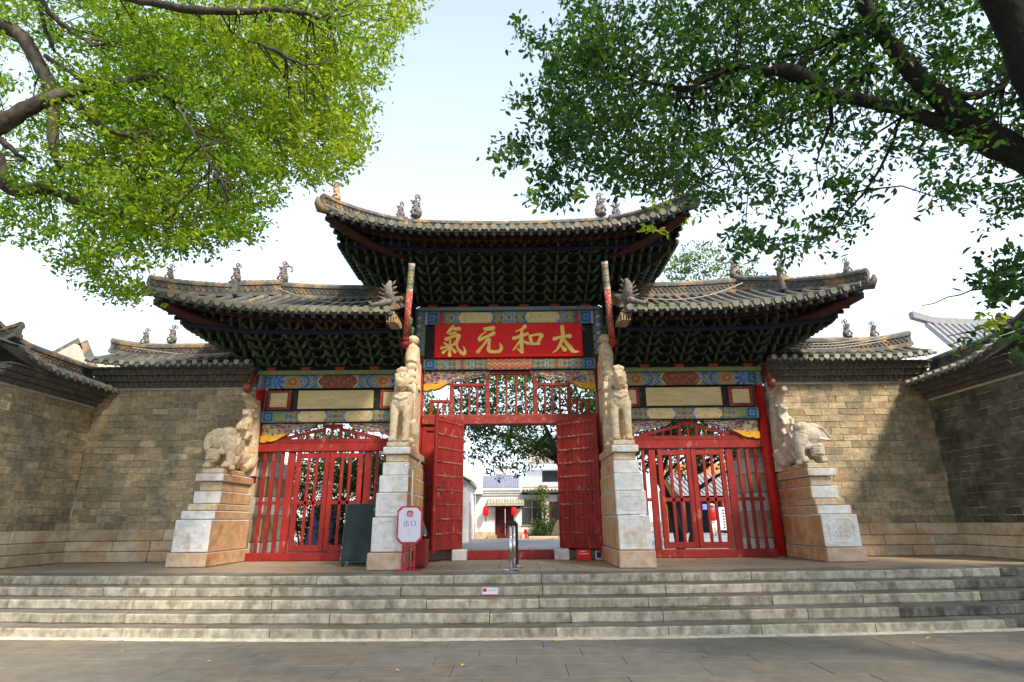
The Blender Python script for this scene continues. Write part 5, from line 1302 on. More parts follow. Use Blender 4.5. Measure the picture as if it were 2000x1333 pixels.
def sample(polys, n, Yr, holes=(), thin=None):
    o = []; need = n
    xs = [p[0] for q in polys for p in q]; ys = [p[1] for q in polys for p in q]
    while need > 0:
        P = np.stack([RNG.uniform(min(xs), max(xs), need * 3), RNG.uniform(min(ys), max(ys), need * 3)], 1)
        k = np.zeros(len(P), bool)
        for q in polys: k |= inpoly(P, q)
        for (hx, hy, hr) in holes: k &= ((P[:, 0] - hx) ** 2 + (P[:, 1] - hy) ** 2 > (hr * RNG.uniform(.6, 1.1, len(P))) ** 2)
        if thin is not None: k &= RNG.uniform(size=len(P)) < thin(P)
        P = P[k][:need]; o.append(P); need -= len(P)
    P = np.concatenate(o); Y = RNG.uniform(Yr[0], Yr[1], len(P)); W = np.zeros((len(P), 3))
    W = at_many(P, Y); return P, W
# ---- left tree
tl = thing('camphor_tree', 'bright yellow-green sunlit tree reaching in from the upper left', 'tree', (-8.9, -7.8, -.70))
limbs = []
spec = [
 ('limb', [(-300, 420, -7.8, 0.203), (-140, 250, -7.8, 0.156), (-40, 70, -7.7, 0.125), (30, 62, -7.6, 0.101), (70, 115, -7.5, 0.090), (95, 165, -7.5, 0.086), (106, 230, -7.4, 0.078), (104, 290, -7.4, 0.058), (118, 330, -7.3, 0.031)]),
 ('limb', [(-300, 420, -7.8, 0.187), (-120, 300, -8.1, 0.125), (0, 243, -8.1, 0.105), (60, 208, -8.1, 0.090), (130, 183, -8.0, 0.078), (200, 168, -7.9, 0.055), (300, 148, -7.7, 0.023)]),
 ('limb', [(120, 186, -8.0, 0.062), (160, 208, -7.9, 0.051), (195, 246, -7.8, 0.043), (262, 270, -7.7, 0.020)]),
 ('limb', [(-300, 500, -7.6, 0.172), (-100, 370, -7.4, 0.125), (-20, 300, -7.3, 0.101), (6, 350, -7.3, 0.101), (30, 372, -7.3, 0.094), (84, 368, -7.2, 0.074), (140, 391, -7.1, 0.055), (212, 432, -7.0, 0.023)]),
 ('limb', [(60, -160, -8.2, 0.094), (150, -50, -8.4, 0.070), (250, -4, -8.4, 0.048), (372, 19, -8.3, 0.051), (465, 23, -8.2, 0.043), (560, 20, -8.1, 0.035), (640, 40, -8.0, 0.012)]),
 ('limb', [(60, -60, -7.8, 0.047), (90, 15, -7.8, 0.039), (128, 52, -7.7, 0.033), (182, 90, -7.6, 0.020)]),
 ('limb', [(68, -10, -7.7, 0.031), (90, 60, -7.7, 0.027), (106, 100, -7.6, 0.020)]),
 ('limb', [(90, 110, -7.6, 0.031), (150, 150, -7.5, 0.027), (165, 170, -7.4, 0.016)]),
 ('branch', [(484, 79, -8.4, 0.009), (535, 98, -8.4, 0.019), (595, 126, -8.4, 0.014), (660, 116, -8.4, 0.006)]),
 ('branch', [(344, 205, -8.4, 0.008), (367, 242, -8.4, 0.017), (409, 316, -8.3, 0.012), (440, 370, -8.3, 0.005)]),
 ('branch', [(-20, 255, -7.7, 0.047), (20, 290, -7.7, 0.039), (60, 320, -7.6, 0.016)]),
]
tk, Q = limb(tl, 'trunk', [(Vector((-8.9, -7.8, -.85)), .44), (Vector((-8.85, -7.8, .8)), .34), (Vector((-8.7, -7.8, 2.3)), .30), (Vector((-8.4, -7.8, 3.6)), .28), (at(-300, 420, -7.8), .26)], BARK, 14); limbs.append(Q)
for nm, P in spec:
    o, Q = limb(tl, nm, px_limb(P), BARK); limbs.append(Q)
POLY_L = [(-60, -60), (835, -60), (815, 30), (780, 75), (765, 125), (735, 160), (725, 225), (730, 270), (700, 330), (640, 362), (560, 355), (525, 415), (480, 465), (425, 500), (370, 480), (330, 500), (262, 540), (285, 585), (235, 600), (175, 560), (125, 530), (85, 500), (40, 470), (-60, 465)]
HOLES_L = [(120, 100, 30), (60, 170, 30), (20, 120, 30), (150, 250, 24), (40, 300, 22), (250, 320, 14), (300, 120, 12), (450, 200, 12), (200, 440, 16), (560, 200, 12), (90, 420, 20), (340, 420, 14), (640, 90, 16), (380, 60, 12), (40, 130, 42), (165, 120, 30), (20, 190, 36), (60, 60, 26), (170, 40, 26), (400, 345, 28), (590, 85, 26), (655, 190, 22), (330, 250, 14), (480, 430, 10), (120, 480, 26), (235, 515, 22), (560, 330, 20)]
P1, C1 = sample([POLY_L], 1700, (-8.2, -4.9), HOLES_L, thin=lambda P: .30 + .70 * np.clip((P[:, 0] + 60) / 260, 0, 1))
Pd, Cd = sample([[(225, 40), (640, 30), (690, 120), (690, 300), (520, 340), (440, 470), (300, 470), (150, 400), (200, 200)]], 700, (-7.6, -5.2), [(400, 345, 26), (590, 85, 22)])
P2, C2 = sample([[(-700, -500), (700, -500), (835, -60), (-60, -60), (-60, 465), (-500, 380)]], 800, (-8.0, -4.8))
CL = np.concatenate([C1, Cd])
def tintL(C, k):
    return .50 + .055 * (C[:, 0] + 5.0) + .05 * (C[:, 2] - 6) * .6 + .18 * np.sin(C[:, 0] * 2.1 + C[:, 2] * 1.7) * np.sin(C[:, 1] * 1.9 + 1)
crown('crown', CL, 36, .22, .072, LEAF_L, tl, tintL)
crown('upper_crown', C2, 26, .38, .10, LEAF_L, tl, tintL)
connect(CL, limbs, tl, BARK, 'twigs', 360, .013)
# ---- right tree
tr = thing('camphor_tree', 'dark green tree in shade reaching in from the upper right with thick black limbs', 'tree', (7.4, -9.4, -.75))
limbs = []; j0 = at(2060, 330, -8.9)
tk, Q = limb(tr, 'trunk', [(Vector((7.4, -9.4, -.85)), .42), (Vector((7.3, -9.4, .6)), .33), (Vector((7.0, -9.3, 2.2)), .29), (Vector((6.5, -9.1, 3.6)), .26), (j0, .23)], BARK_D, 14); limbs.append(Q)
for nm, P in [
 ('limb', [(2060, 330, -8.9, 0.185), (1985, 300, -8.9, 0.155), (1900, 262, -8.8, 0.113), (1845, 243, -8.8, 0.088), (1760, 214, -8.7, 0.074), (1680, 195, -8.7, 0.067), (1610, 180, -8.6, 0.080), (1550, 142, -8.6, 0.092), (1500, 140, -8.6, 0.052), (1430, 134, -8.5, 0.038), (1350, 170, -8.4, 0.025), (1290, 165, -8.3, 0.017)]),
 ('limb', [(1990, 300, -8.9, 0.143), (1900, 240, -8.9, 0.130), (1840, 195, -8.9, 0.113), (1790, 150, -8.9, 0.097), (1740, 85, -8.9, 0.084), (1700, 30, -8.9, 0.084), (1650, -60, -8.9, 0.076), (1560, -200, -8.8, 0.042)]),
 ('limb', [(2080, 330, -9.0, 0.180), (2040, 200, -9.3, 0.170), (1985, 60, -9.4, 0.155), (1920, -60, -9.5, 0.135), (1840, -220, -9.5, 0.101)]),
 ('limb', [(1850, 180, -8.9, 0.050), (1900, 188, -8.8, 0.042), (1960, 170, -8.7, 0.029)]),
 ('limb', [(1625, 185, -8.6, 0.029), (1622, 240, -8.5, 0.025), (1600, 300, -8.4, 0.013)]),
 ('limb', [(1555, 140, -8.6, 0.042), (1580, 105, -8.5, 0.038), (1640, 72, -8.4, 0.029), (1720, 60, -8.3, 0.017)]),
 ('limb', [(1440, 134, -8.5, 0.034), (1370, 175, -8.4, 0.029), (1290, 168, -8.3, 0.024), (1200, 130, -8.2, 0.017), (1170, 100, -8.2, 0.008)]),
 ('branch', [(1400, 190, -8.4, 0.017), (1290, 195, -8.3, 0.017), (1210, 230, -8.2, 0.010), (1110, 275, -8.1, 0.005)]),
 ('branch', [(1650, 175, -8.6, 0.025), (1690, 130, -8.5, 0.018), (1710, 118, -8.4, 0.010)]),
 ('branch', [(1640, 200, -8.6, 0.017), (1500, 260, -8.4, 0.013), (1400, 330, -8.2, 0.008), (1300, 390, -8.1, 0.005)]),
 ('branch', [(1760, 230, -8.6, 0.018), (1720, 330, -8.5, 0.015), (1640, 430, -8.3, 0.010), (1560, 500, -8.2, 0.005)]),
 ('branch', [(2080, 420, -9.0, 0.025), (2000, 530, -9.0, 0.013), (1920, 560, -8.9, 0.008), (1800, 600, -8.8, 0.004)]),
 ('branch', [(2100, 480, -9.3, 0.025), (2010, 610, -9.3, 0.012), (1930, 640, -9.2, 0.007), (1850, 655, -9.1, 0.003)]),
]:
    o, Q = limb(tr, nm, px_limb(P), BARK_D); limbs.append(Q)
POLY_R = [(1065, -60), (1240, -20), (1250, 50), (1330, -60), (2070, -60), (2070, 430), (1990, 420), (1940, 455), (1870, 405), (1800, 395), (1785, 355), (1740, 350), (1690, 420), (1660, 500), (1640, 470), (1560, 515), (1500, 500), (1440, 520), (1410, 440), (1370, 415), (1330, 395), (1270, 380), (1230, 380), (1180, 385), (1130, 395), (1090, 400), (1070, 395), (1000, 385), (1040, 370), (1060, 350), (1010, 330), (945, 325), (960, 310), (990, 275), (1050, 255), (1045, 225), (1000, 215), (990, 180), (1040, 165), (1070, 140), (1040, 90), (1005, 50), (1080, 60), (1110, 25)]
HOLES_R = [(1560, 240, 24), (1420, 330, 34), (1700, 130, 20), (1870, 210, 18), (1750, 90, 26), (1270, 75, 26), (1345, 230, 20), (1280, 120, 20), (1500, 400, 26), (1390, 190, 16), (1560, 420, 22), (1640, 330, 24), (1850, 300, 18), (1450, 270, 26), (1800, 60, 22), (1500, 60, 14), (1720, 300, 22), (1600, 470, 16)]
thin = lambda P: np.clip(1.0 - .40 * np.clip((P[:, 0] - 1350) / 300, 0, 1) * np.clip((P[:, 1] - 180) / 150, 0, 1), .25, 1)
P3, C3 = sample([POLY_R], 900, (-9.2, -6.7), HOLES_R, thin)
P3b, C3b = sample([[(1090, 40), (1240, 60), (1330, -40), (1750, -40), (1650, 200), (1400, 330), (1330, 380), (1200, 350), (1080, 300), (1060, 180)]], 460, (-8.9, -6.5), HOLES_R)
P4, C4 = sample([[(1940, 500), (2060, 470), (2060, 560), (1960, 600), (1900, 590), (1830, 600), (1850, 585)], [(1990, 640), (2060, 620), (2060, 690), (1960, 672), (1870, 655)]], 34, (-9.3, -8.8))
P4b, C4b = sample([[(1240, 400), (1345, 385), (1350, 420), (1300, 450), (1245, 440)], [(1340, 540), (1350, 560), (1330, 560)]], 1, (-9.2, -9.0))
CR_ = np.concatenate([C3, C3b, C4])
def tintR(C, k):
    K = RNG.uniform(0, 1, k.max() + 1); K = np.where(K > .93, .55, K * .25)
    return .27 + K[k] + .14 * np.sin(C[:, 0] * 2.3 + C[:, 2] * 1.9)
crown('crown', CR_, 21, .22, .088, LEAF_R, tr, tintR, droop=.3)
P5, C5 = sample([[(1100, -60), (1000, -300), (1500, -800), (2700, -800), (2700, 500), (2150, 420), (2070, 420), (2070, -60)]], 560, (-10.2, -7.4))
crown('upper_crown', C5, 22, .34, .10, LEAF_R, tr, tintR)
# unseen crown added above and beside the picture, to shade plaza and steps
K = 850; X5 = RNG.uniform(.5, 13.5, K); Y5 = RNG.uniform(-15.0, -8.6, K); zmin = np.maximum(5.6, .85 + (Y5 + 14.14) * 1.32 + .9)
C6 = np.stack([X5, Y5, zmin + RNG.uniform(0, 2.0, K)], 1); K = 700
C7 = np.stack([RNG.uniform(8.2, 12.5, K), RNG.uniform(-9.6, -6.2, K), RNG.uniform(3.2, 8.5, K)], 1); C7 = C7[(C7[:, 0] - .1) > (C7[:, 1] + 14.14) * 1.0 + 1.2]
crown('unseen_shade_crown', np.concatenate([C6, C7]), 24, .42, .13, LEAF_R, tr, tintR)
for e in ((2.5, -11.5, 6.6), (9.8, -8.5, 6.2), (1.2, -12.2, 6.8), (5.5, -13.0, 7.0)):
    limb(tr, 'limb', [(Vector((6.9, -9.3, 3.0)), .2), (Vector((6.9, -9.3, 3.0)).lerp(Vector(e), .5) + Vector((0, 0, .8)), .12), (Vector(e), .04)], BARK_D)
connect(CR_, limbs, tr, BARK_D, 'twigs', 330, .014)
# small bright sprays in front of the roof corner and at the right edge
def spray(label, c, n, rad, size, src):
    t = thing('leaf_spray', label, 'leaves', c); g = G(); g.tube([src, Vector(src) * .4 + Vector(c) * .6 + Vector((0, 0, .05)), c], [.012, .008, .003], 5); g.obj('stem', BARK, t)
    cc = np.array([np.array(c) + RNG.normal(size=3) * rad * np.array([1, .4, .9]) for _ in range(max(2, n // 9))]); crown('leaves', cc, 9, .09, size, LEAF_L, t, lambda C, k: .75 + 0 * C[:, 0], droop=.2)
a = at(1300, 430, -9.6); spray('spray of bright young leaves hanging before the right corner of the top roof', a, 60, .085, .055, (a.x + .15, a.y - .1, a.z + .45))
a = at(1960, 640, -10.2); spray('bright green twig of leaves at the right edge above the shaded wall', a, 30, .09, .06, (a.x + .8, a.y - .2, a.z + .5))
# ---- trees behind the gate
def back_tree(label, base, h, rad, n, seed, lean=(0, 0), tr_r=.22, parts=(), trunk_mat=BARK, size=.13, zlo=.45):
    t = thing('courtyard_tree', label, 'tree', base); b = Vector(base); L = []
    top = b + Vector((lean[0], lean[1], h * .72)); o, Q = limb(t, 'trunk', [(b, tr_r), (b.lerp(top, .3) + Vector((.1, 0, 0)), tr_r * .8), (b.lerp(top, .65) - Vector((.1, 0, 0)), tr_r * .6), (top, tr_r * .25)], trunk_mat, 10); L.append(Q)
    for k in range(7):
        a = RNG.uniform(0, 2 * PI); s = b.lerp(top, RNG.uniform(.45, .8)); e = s + Vector((math.cos(a) * rad * .8, math.sin(a) * rad * .8, RNG.uniform(.2, 1.4))); o, Q = limb(t, 'limb', [(s, tr_r * .4), (s.lerp(e, .5) + Vector((0, 0, .25)), tr_r * .25), (e, .02)], trunk_mat, 7); L.append(Q)
    d = RNG.normal(size=(n, 3)); d /= np.linalg.norm(d, axis=1, keepdims=True); r = RNG.uniform(.35, 1, n)[:, None] ** .5
    lob = 1 + .22 * np.sin(d[:, :1] * 5 + seed) * np.cos(d[:, 2:] * 4 + seed)
    C = np.array(top) + np.array([0, 0, h * .05]) + d * r * lob * np.array([rad, rad, h * (1 - zlo) * .55])
    crown('crown', C, 20, .38, size, LEAF_B, t, lambda C, k: .35 + .12 * (C[:, 2] - top.z) + .2 * np.sin(C[:, 0] * 2 + seed), droop=.3)
    connect(C, L, t, trunk_mat, 'twigs', 60)
back_tree('leafy tree seen through the doorway and the lattice above it', (3.1, 9.2, -.1), 6.9, 4.1, 900, 1, (-1.9, -.6), .16, zlo=.30, size=.15)
back_tree('dark leafy tree behind the left red grille', (-5.9, 8.4, -.1), 5.6, 3.0, 620, 2, (.4, 0), .2, zlo=.15)
for i, (x, y, lb) in enumerate(((-5.2, 4.6, 'dark bushy shrub close behind the left grille, left of its gate'), (-3.5, 4.3, 'dark bushy shrub close behind the left grille, right of its gate'), (-4.5, 7.2, 'taller shrub farther back behind the left grille'), (-6.9, 6.0, 'bushy shrub behind the outer end of the left grille'))):
    t = thing('shrub', lb, 'shrub', (x, y, -.1), 'shrubs behind the left grille'); hh = 2.7 + .5 * (i == 2)
    n = 190; C = np.stack([x + RNG.normal(size=n) * .55, y + RNG.normal(size=n) * .4, RNG.uniform(.15, hh, n)], 1); crown('foliage', C, 20, .28, .11, LEAF_B, t, lambda C, k: .12 + .12 * (C[:, 2] - 1), droop=.2)
    for q in range(4): a = q * 1.6; G().tube([(x + .08 * math.cos(a), y + .08 * math.sin(a), -.1), (x + .3 * math.cos(a), y + .3 * math.sin(a), .9), (x + .55 * math.cos(a), y + .5 * math.sin(a), 2.0)], [.035, .028, .012], 6).obj('stem', BARK, t)
back_tree('slender leaning tree close behind the right grille, pale trunk', (4.9, 3.6, -.1), 5.4, 2.3, 360, 3, (-.6, .6), .15, zlo=.4)
back_tree('twin-stemmed tree behind the right grille with a heavy dark limb', (6.4, 7.5, -.1), 5.8, 2.8, 480, 4, (.7, .2), .2, trunk_mat=BARK_D, zlo=.35)
back_tree('tall tree behind the right wing roof, crown against the sky', (11.3, 14.5, -.1), 15.0, 3.1, 380, 5, (-.9, 0), .35, zlo=.55, size=.17)

# ================================================================== COURTYARD BUILDINGS
def tiled(parent, o, ax, dn, L, W, rise, n, mat=TILE, name='tiled_roof', r=.055):
    """slope: ridge start o, along ax, falling in direction dn (unit) by W out and rise down"""
    o = Vector(o); ax = Vector(ax).normalized(); dn = Vector(dn)
    P = lambda a, b: o + ax * a + dn * (W * b) - Vector((0, 0, rise * (b ** .85)))
    rf = G().grid([[P(a * L / 6, b) for a in range(7)] for b in (0, .33, .66, 1)]).grid([[P(a * L / 6, b) - Vector((0, 0, .07)) for a in range(7)] for b in (0, .33, .66, 1)]).grid([[P(a * L / 6, 1), P(a * L / 6, 1) - Vector((0, 0, .07))] for a in range(7)]).obj(name, mat, parent)
    for k in range(n):
        a = L * (k + .5) / n; G().tube([P(a, b) + Vector((0, 0, .02)) for b in (0, .33, .66, 1.0)], r, 6).obj('cover_tile', mat, rf)
    return rf
LTILE = M('sunbleached_tile', (.40, .37, .32), var=.3, scale=8, bump=.3, orand=.12, col2=(.5, .38, .24), s2=3)
OTILE = M('orange_roof_tile', (.55, .26, .12), var=.25, orand=.1)
PALET = M('pale_grey_tile', (.27, .28, .30), var=.2, scale=6, bump=.2, orand=.1)
h = thing('white_house', 'white house across the courtyard with red double door, lanterns and window', 'house', (.5, 18.3, -.1))
Y = 18.0
G().box((-2.0, Y + .02, -.1), (-.93, 24, 2.42)).box((.12, Y + .02, -.1), (4.6, 24, 2.5)).box((-.93, Y + .02, 1.55), (.12, 24, 2.42)).obj('wall', WHITE, h)
G().box((-2.0, Y - .02, -.1), (-.93, Y + .019, .28)).box((.12, Y - .02, -.1), (.5, Y + .019, .28)).obj('stone_base', BASE_ST, h)
d = G().bev((-.90, Y + .25, -.05), (-.42, Y + .31, 1.5), .01).obj('door_leaf', DARKRED, h); d = G().bev((-.40, Y + .25, -.05), (.08, Y + .31, 1.5), .01).obj('door_leaf', DARKRED, h)
G().box((-.93, Y - .03, -.1), (-.905, Y + .3, 1.55)).box((.09, Y - .03, -.1), (.115, Y + .3, 1.55)).box((-.905, Y - .03, 1.5), (.09, Y + .3, 1.55)).obj('door_frame', DARKRED, h)
G().bev((-1.35, Y - .5, -.12), (-.85, Y - .05, .12), .02).obj('door_stone', BASE_ST, h); G().bev((.02, Y - .5, -.12), (.42, Y - .05, .12), .02).obj('door_stone', BASE_ST, h)
cn = tiled(h, (-1.35, Y + .1, 1.98), (1, 0, 0), (0, -1, 0), 1.95, .75, .32, 13, LTILE, 'door_canopy', .05); G().box((-1.3, Y - .55, 1.55), (.55, Y + .01, 1.63)).obj('canopy_beam', DKWOOD, cn)
tiled(h, (.5, Y + .6, 2.50), (1, 0, 0), (0, -1, 0), 4.2, .95, .16, 22, TILE, 'eave_tiles', .06)
G().box((.5, Y - .28, 2.16), (4.6, Y + .02, 2.27)).obj('eave_shadow_board', DKWOOD, h); G().box((.5, Y + .55, 2.50), (4.6, Y + .75, 2.62)).obj('ridge_cap', ORANGEW, h)
wdw = G().box((.50, Y - .01, .62), (1.55, Y + .015, 1.88)).obj('window', DARKGL, h)
G().box((.46, Y - .04, .56), (1.59, Y - .012, .62)).box((.46, Y - .04, 1.88), (1.59, Y - .012, 1.94)).box((1.0, Y - .035, .62), (1.05, Y - .012, 1.88)).box((.5, Y - .035, 1.5), (1.55, Y - .0125, 1.53)).obj('window_frame', GREYWOOD, wdw)
sh = G().box((2.05, Y - .01, -.08), (4.4, Y + .015, 1.75)).obj('shop_opening', BLACKPL, h); G().box((1.98, Y - .05, -.1), (2.05, Y + .01, 1.82)).box((2.05, Y - .05, 1.75), (4.4, Y + .01, 1.82)).obj('shop_frame', DARKRED, sh)
G().box((2.45, Y - .08, 1.84), (4.4, Y - .02, 2.08)).obj('shop_signboard', DARKRED, h)
G().box((.22, Y - .03, 1.45), (.40, Y - .01, 1.56)).obj('number_plate', INK, h)
G().box((-2.0, 18.4, 2.42), (.4, 24, 2.52)).obj('parapet', WHITE, h)
for k in range(3): G().box((-2.0, 17.95, 2.14 + .13 * k), (.45, 18.019, 2.17 + .13 * k)).obj('coping_line', COPING, h)
for x, lb in ((-1.42, 'red lantern hanging left of the courtyard door'), (.05, 'red lantern hanging right of the courtyard door')):
    l = thing('lantern', lb, 'lantern', (x, Y - .45, 1.3)); G().tube([(x, Y - .45, 1.08), (x, Y - .45, 1.12), (x, Y - .45, 1.25), (x, Y - .45, 1.4), (x, Y - .45, 1.54), (x, Y - .45, 1.57)], [.08, .13, .15, .155, .13, .08], 12).obj('lantern_body', RED_B, l, smooth=True)
    G().tube([(x, Y - .45, 1.07), (x, Y - .45, .80)], [.025, .035], 6).obj('tassel', DARKRED, l); G().tube([(x, Y - .45, 1.57), (x, Y - .45, 1.74)], .008, 5).obj('cord', DARKRED, l)
sh = thing('solar_heater', 'solar water heater with white tank and blue-grey collector on the white house', 'solar heater', (-1.0, 18.9, 2.52))
G().tube([(-.95, 19.3, 3.42), (-.9, 19.3, 3.42), (.40, 19.3, 3.42), (.46, 19.3, 3.42)], [.15, .24, .24, .15], 18).obj('tank', M('white_tank', (.78, .76, .84), rough=.3, var=.05, bump=0), sh, smooth=True)
g = G(); T = Matrix.Translation((-1.75, 18.42, 2.53)) @ Matrix.Rotation(math.radians(42), 4, 'X'); g.bev((0, 0, 0), (2.15, 1.05, .05), .01, T=T); g.obj('collector', BLUEGL, sh)
g = G(); [g.tube([T @ Vector((.05 + .105 * k, .03, .065)), T @ Vector((.05 + .105 * k, 1.02, .065))], .03, 6) for k in range(20)]; g.obj('collector_tubes', BLUEGL, sh, kind='stuff')
G().box((-1.5, 19.15, 2.52), (-1.46, 19.19, 3.3)).box((.1, 19.15, 2.52), (.14, 19.19, 3.3)).obj('stand', METAL, sh)
hr = thing('fire_hydrant', 'small red fire hydrant by the climbing plant in the courtyard', 'hydrant', (.66, 17.3, -.1))
G().tube([(.66, 17.3, -.08), (.66, 17.3, -.04), (.66, 17.3, .28), (.66, 17.3, .30), (.66, 17.3, .38), (.66, 17.3, .43)], [.10, .06, .06, .09, .07, .02], 12).obj('barrel', RED_B, hr, smooth=True); G().tube([(.56, 17.3, .26), (.76, 17.3, .26)], .045, 10).obj('outlet', RED_B, hr)
cp = thing('climbing_plant', 'climbing plant with orange flowers up the white house front', 'plant', (1.6, 17.6, -.1))
C = np.array([(1.65 + .28 * math.sin(z * 2) * .5 + RNG.normal() * (.36 - .06 * z), 17.6 + RNG.normal() * .12, z) for z in np.concatenate([RNG.uniform(0, 2.6, 130), RNG.uniform(0, .9, 110)])]); C[130:, 0] += -.30
crown('foliage', C, 18, .16, .08, LEAF_B, cp, lambda C, k: .5 + .1 * C[:, 2]); G().tube([(1.6, 17.7, -.1), (1.7, 17.75, 1.2), (1.6, 17.8, 2.5)], [.04, .03, .015], 6).obj('stem', BARK, cp)
FL = M_leaf('orange_blossom', [(0, (.5, .1, .03)), (1, (.7, .25, .06))]); C = np.array([(1.7 + RNG.normal() * .16, 17.48, z) for z in RNG.uniform(1.2, 2.6, 26)]); leaf_mesh('blossoms', C, RNG.normal(size=C.shape), .11, FL, cp, RNG.uniform(0, 1, len(C)), .8)
G().bev((.8, 17.2, -.1), (2.6, 17.9, .06), .03).obj('planter_edge', BASE_ST, cp)
st = thing('draped_stand', 'brown cloth draped over a thin stand in the courtyard by the right door edge', 'stand', (2.42, 14.8, -.1))
G().tube([(2.2, 14.8, -.1), (2.2, 14.8, .4)], .03, 8).obj('leg', METAL, st)
P = [(1.78, .12), (1.9, .30), (2.0, .62), (2.12, .84), (2.35, .88), (2.55, .84), (2.6, .5), (2.5, .22), (2.3, .12), (2.1, .2), (1.95, .16)]
G().prism(P, 14.72, 14.9).obj('cloth', M('brown_cloth', (.16, .11, .085), var=.3), st)
G().bev((2.25, 14.95, .75), (2.75, 14.99, 1.25), .005).obj('blue_card', SIGNW, st)
lh = thing('white_house', 'white side house with bare gable left of the courtyard lane', 'house', (-3.3, 15, -.1))
G().box((-3.9, 12.5, -.1), (-2.05, 18.4, 2.6)).obj('wall', WHITE, lh)
tiled(lh, (-3.6, 12.3, 3.6), (0, 1, 0), (1, 0, 0), 6.0, 1.75, 1.05, 22, LTILE); tiled(lh, (-3.6, 18.3, 3.6), (0, -1, 0), (-1, 0, 0), 6.0, .5, .35, 10, LTILE)
G().prism([(-3.9, 2.6), (-2.1, 2.6), (-3.6, 3.55)], 12.45, 18.3).obj('gable', WHITE, lh)
G().box((-2.052, 14.6, -.08), (-2.02, 15.3, 1.7)).obj('side_door', DARKGL, lh); G().box((-2.35, 17.0, 2.2), (-1.6, 17.9, 3.9)).obj('chimney_wall', WHITE, lh)
uh = thing('tiled_house', 'two-storey house with pale tiled roof behind the white house, right of the doorway view', 'house', (3.3, 24, 2))
G().box((.8, 24.0, -.1), (6, 27, 4.0)).obj('wall', WHITE, uh); tiled(uh, (1.0, 25.4, 5.6), (1, 0, 0), (0, -1, 0), 5.0, 2.0, 1.3, 20, LTILE, r=.09); G().box((.9, 25.35, 5.5), (6, 25.6, 5.72)).obj('ridge_cap', ORANGEW, uh); G().box((1.9, 23.97, 3.2), (2.9, 24.01, 3.9)).obj('window', DARKGL, uh)
G().box((3.6, 23.3, 3.5), (6, 23.4, 4.7)).obj('sheet_cladding', COPING, uh)
# courtyard pavilion behind the right grille
e0 = at(1300, 968, 25.0); e1 = at(1475, 962, 25.0); rz_ = at(1400, 926, 28.5).z; ze_ = at(1400, 966, 25.0).z
pv = thing('grey_tiled_pavilion', 'pavilion with grey tiled roof and dark hall behind the right grille', 'pavilion', ((e0.x + e1.x) / 2, 26, -.1))
PX0, PX1 = e0.x + .9, e1.x + 3
tiled(pv, (PX0, 28.5, rz_), (1, 0, 0), (0, -1, 0), PX1 - PX0, 3.5, rz_ - ze_, 26, bpy.data.materials['pale_grey_tile'], r=.09)
G().box((PX0, 28.5, -.1), (PX1, 28.8, ze_)).obj('rear_wall', INK, pv); G().box((PX0, 28.6, ze_), (PX1, 28.9, at(1400, 905, 28.6).z)).obj('orange_parapet', ORANGEW, pv)
for k in range(5): x = PX0 + .3 + k * 2.6; G().tube([(x, 25.4, -.1), (x, 25.4, ze_ - .1)], .15, 12).obj('column', DARKRED, pv, smooth=True)
G().bev((PX0, 25.2, ze_ - .35), (PX1, 25.5, ze_ - .08), .02).obj('eave_beam', DKWOOD, pv)
for i, (pa, pb, lb) in enumerate(((1406, 1421, 'white notice board with black print left of its twin, behind the person'), (1426, 1442, 'white notice board with grey print, the right one of the pair behind the grille'))):
    A_ = at(pa, 1036, 21.0); B_ = at(pb, 991, 21.0); b = thing('notice_board', lb, 'board', ((A_.x + B_.x) / 2, 21, -.1))
    G().bev((A_.x, 21, A_.z), (B_.x, 21.05, B_.z), .01).obj('board_face', SIGNW, b); G().box((A_.x + .02, 21.07, -.1), (A_.x + .08, 21.12, B_.z - .02)).box((B_.x - .08, 21.07, -.1), (B_.x - .02, 21.12, B_.z - .02)).obj('board_legs', BLACKPL, b)
    hh = (B_.z - A_.z) / 8; xm = (A_.x + B_.x) / 2; g = G(); [g.box((xm - .06, 20.996, A_.z + hh * (.6 + k)), (xm + .06, 20.9985, A_.z + hh * (1.1 + k))) for k in range(7)]; g.obj('print', INK if i == 0 else GREYINK, b)
A_ = at(1373, 996, 23.5); B_ = at(1400, 985, 23.5)
b = thing('blue_screen_sign', 'small blue sign hanging in the dark pavilion behind the right grille', 'sign', (A_.x, 23.5, A_.z)); G().bev((A_.x, 23.5, A_.z), (B_.x, 23.54, B_.z), .01).obj('sign_face', M('blue_sign', (.16, .24, .62), var=.15, bump=0), b); G().tube([(A_.x + .1, 23.52, B_.z), (A_.x + .1, 23.52, B_.z + .9)], .015, 5).tube([(B_.x - .1, 23.52, B_.z), (B_.x - .1, 23.52, B_.z + .9)], .015, 5).obj('hanger', BLACKPL, b)
b = thing('orange_banner', 'tall orange banner behind the right grille beside the tree roots', 'banner', (6.45, 11.5, 0)); G().bev((6.35, 11.5, .1), (6.62, 11.53, 2.0), .008).obj('banner_cloth', M('orange_banner_cloth', (.75, .28, .02), var=.15, bump=0), b); G().tube([(6.33, 11.52, -.1), (6.33, 11.52, 2.05)], .02, 6).obj('banner_pole', METAL, b)
b = thing('picture_board', 'blue and white picture board leaning behind the left grille', 'board', (-6.1, 5.2, 0)); T = Matrix.Translation((-6.35, 4.4, -.1)) @ Matrix.Rotation(math.radians(9), 4, 'Y'); G().bev((0, 0, 0), (.75, .05, 1.45), .01, T=T).obj('board_face', M('slate_blue_board', (.16, .19, .34), var=.2, bump=0), b)
